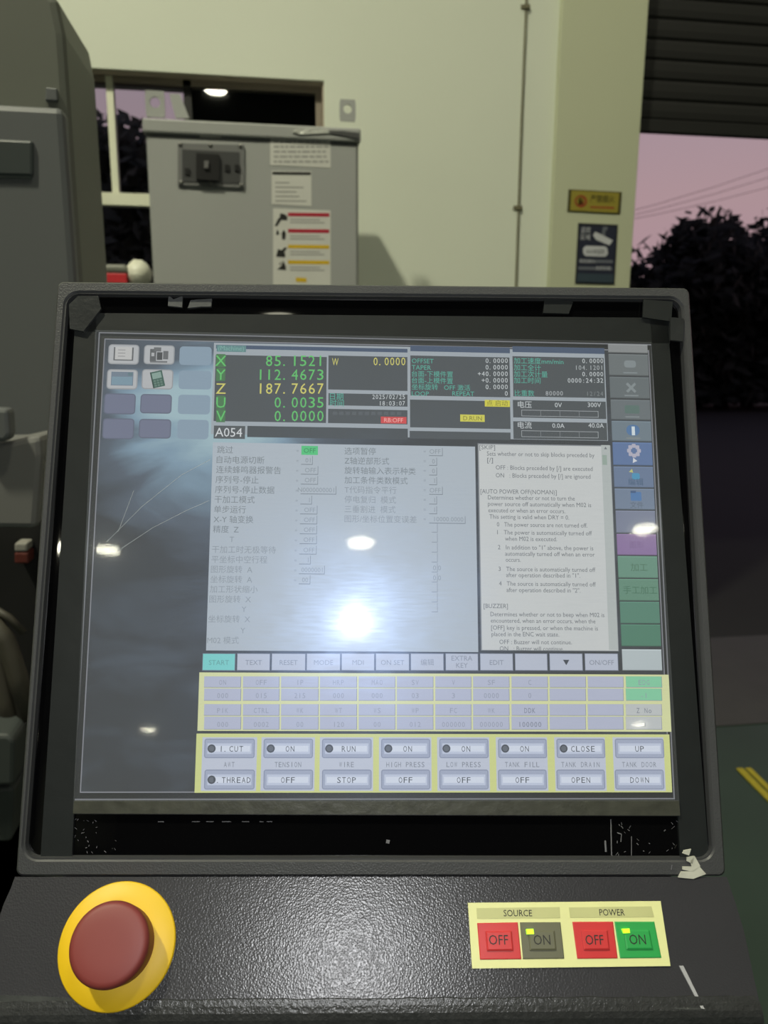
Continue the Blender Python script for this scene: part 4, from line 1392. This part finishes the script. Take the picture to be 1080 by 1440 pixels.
def tree(x, y, h, r, seed, label, n=1500, leaf=.2, lm=None):
    lm = lm or leaf_m
    rg = random.Random(seed)
    t = empty('tree', (x, y, -.02), label, 'tree', 'trees outside the workshop')
    mb = MB(); mb.tube([(0, 0, 0), (rg.uniform(-.1, .1), 0, h * .3), (rg.uniform(-.2, .2), 0, h * .62)], [.2, .15, .07], bark_m, 8); mb.build('trunk', t)
    mb = MB()
    blobs = [(rg.uniform(-.6, .6) * r, rg.uniform(-.6, .6) * r, rg.uniform(.28, .86) * h, rg.uniform(.34, .62) * r) for _ in range(9)] + [(0, 0, h * .55, r * .72), (0, 0, h * .32, r * .8), (-.5 * r, 0, h * .16, r * .7), (.5 * r, -.2, h * .16, r * .7), (0, -.3, h * .08, r * .8)]
    for _ in range(n):
        bx_, by_, bz_, br = rg.choice(blobs)
        d = Vector((rg.gauss(0, 1), rg.gauss(0, 1), rg.gauss(0, 1))).normalized() * br * rg.random() ** .4
        c = Vector((bx_, by_, bz_)) + d
        if c.z < .25: c.z = .25 + rg.random() * .3
        a_ = Vector((rg.gauss(0, 1), rg.gauss(0, 1), rg.gauss(0, 1))).normalized()
        b_ = a_.orthogonal().normalized()
        s = leaf * rg.uniform(.6, 1.5)
        mb.poly([c - a_ * s, c + b_ * s * .5, c + a_ * s, c - b_ * s * .5], lm)
    mb.build('crown', t, kind='stuff')


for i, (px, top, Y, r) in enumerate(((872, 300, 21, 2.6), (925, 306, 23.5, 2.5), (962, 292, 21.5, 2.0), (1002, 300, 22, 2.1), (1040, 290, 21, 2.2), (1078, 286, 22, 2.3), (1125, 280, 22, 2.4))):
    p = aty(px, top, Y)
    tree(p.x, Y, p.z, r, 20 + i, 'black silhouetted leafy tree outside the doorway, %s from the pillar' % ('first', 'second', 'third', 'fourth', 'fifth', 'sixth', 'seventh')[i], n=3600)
leaf_lit_m = principled('hall_lit_leaf', (70, 74, 64), .6)  # leaf colour lightened to paint in hall light on the window trees
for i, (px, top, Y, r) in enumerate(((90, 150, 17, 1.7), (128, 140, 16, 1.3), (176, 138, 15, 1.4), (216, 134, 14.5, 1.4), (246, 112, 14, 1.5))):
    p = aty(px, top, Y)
    tree(p.x, Y, p.z, r, 40 + i, 'dark leafy tree seen through the window, %s from the machine' % ('first', 'second', 'third', 'fourth', 'fifth')[i], n=2600, leaf=.15, lm=leaf_lit_m)
# a low pale wall by the road
mb = MB(); mb.box((14.6, 18.9, -.02), (22, 19.1, .9), principled('roadside_wall', (58, 57, 58), .9, noise=.3, nscale=2)); mb.build('roadside_wall', label='low dim wall beyond the road at the right edge', cat='wall')
wire_m = principled('wire_black', (90, 76, 82), .8)
for i, (ya, yb) in enumerate(((300, 238), (306, 252), (311, 268))):
    a, b = aty(880, ya, 40), aty(1130, yb - 18, 40)
    mb = MB()
    pts = []
    ext = (b - a) * .8
    a2, b2 = a - ext, b + ext
    for k in range(9):
        t = k / 8
        p = a2.lerp(b2, t); p.z -= .9 * 4 * t * (1 - t) - .8; pts.append(p)
    mb.tube(pts, .013, wire_m, 5)
    mb.build('power_line', label='thin %s power line crossing the dusk sky' % ('uppermost', 'middle', 'lowest')[i], cat='wire', group='power lines in the sky')

# ================================================================== red toolbox and bag on a rack behind the panel
rk = Vector((aty(166, 392, 3.0).x, 3.0, 0))
zr = aty(166, 401, 3.0).z
rack = empty('storage_rack', rk, 'narrow grey storage rack by the window behind the control panel', 'rack')
mb = MB(); mb.box((-.18, -.1, zr - .02), (.16, .14, zr), mac_d); mb.build('rack_shelf', rack)
for (a_, b_) in ((-.18, -.1), (.135, -.1), (-.18, .115), (.135, .115)):
    mb = MB(); mb.box((a_, b_, 0), (a_ + .025, b_ + .025, zr - .02), mac_d); mb.build('rack_leg', rack)
q0, q1 = aty(126, 383, 2.96), aty(178, 383, 2.96)
tb = empty('toolbox', ((q0.x + q1.x) / 2, 3.02, zr), 'red toolbox with a grey lid on the rack behind the panel', 'toolbox')
TMx = off(tb.location)
mb = MB(); mb.box((q0.x, 2.96, zr + .001), (q1.x, 3.08, q0.z), principled('toolbox_red', (190, 40, 48), .5)); mb.build('toolbox_body', tb, TMx, bevel=.004)
mb = MB(); mb.box((q0.x - .003, 2.957, q0.z), (q1.x + .003, 3.083, aty(140, 371, 2.957).z), principled('toolbox_lid', (120, 122, 112), .5)); mb.build('toolbox_lid', tb, TMx, bevel=.01)
p = aty(195, 384, 3.0)
bgl = MB()
rg = random.Random(3)
N1, N2 = 12, 18
loops = []
hb = aty(195, 368, 3.0).z - zr
for i in range(N1 + 1):
    t = i / N1
    rr = .046 * (math.sin(math.pi * min(.98, max(.12, t * .86 + .1))) ** .5)
    loops.append([(p.x + math.cos(2 * math.pi * k / N2) * rr * (1 + .16 * math.sin(3 * k + i * .7) * .6 + rg.uniform(-.05, .05)), 3.0 + math.sin(2 * math.pi * k / N2) * rr * (1 + rg.uniform(-.05, .05)), zr + .002 + t * hb * (1 + .06 * math.sin(k * 1.3) * t)) for k in range(N2)])
bgl.loft(loops, principled('white_plastic_bag', (226, 226, 208), .4), True, True, sm=True)
bgl.build('plastic_bag', label='crumpled white plastic bag beside the red toolbox', cat='bag')
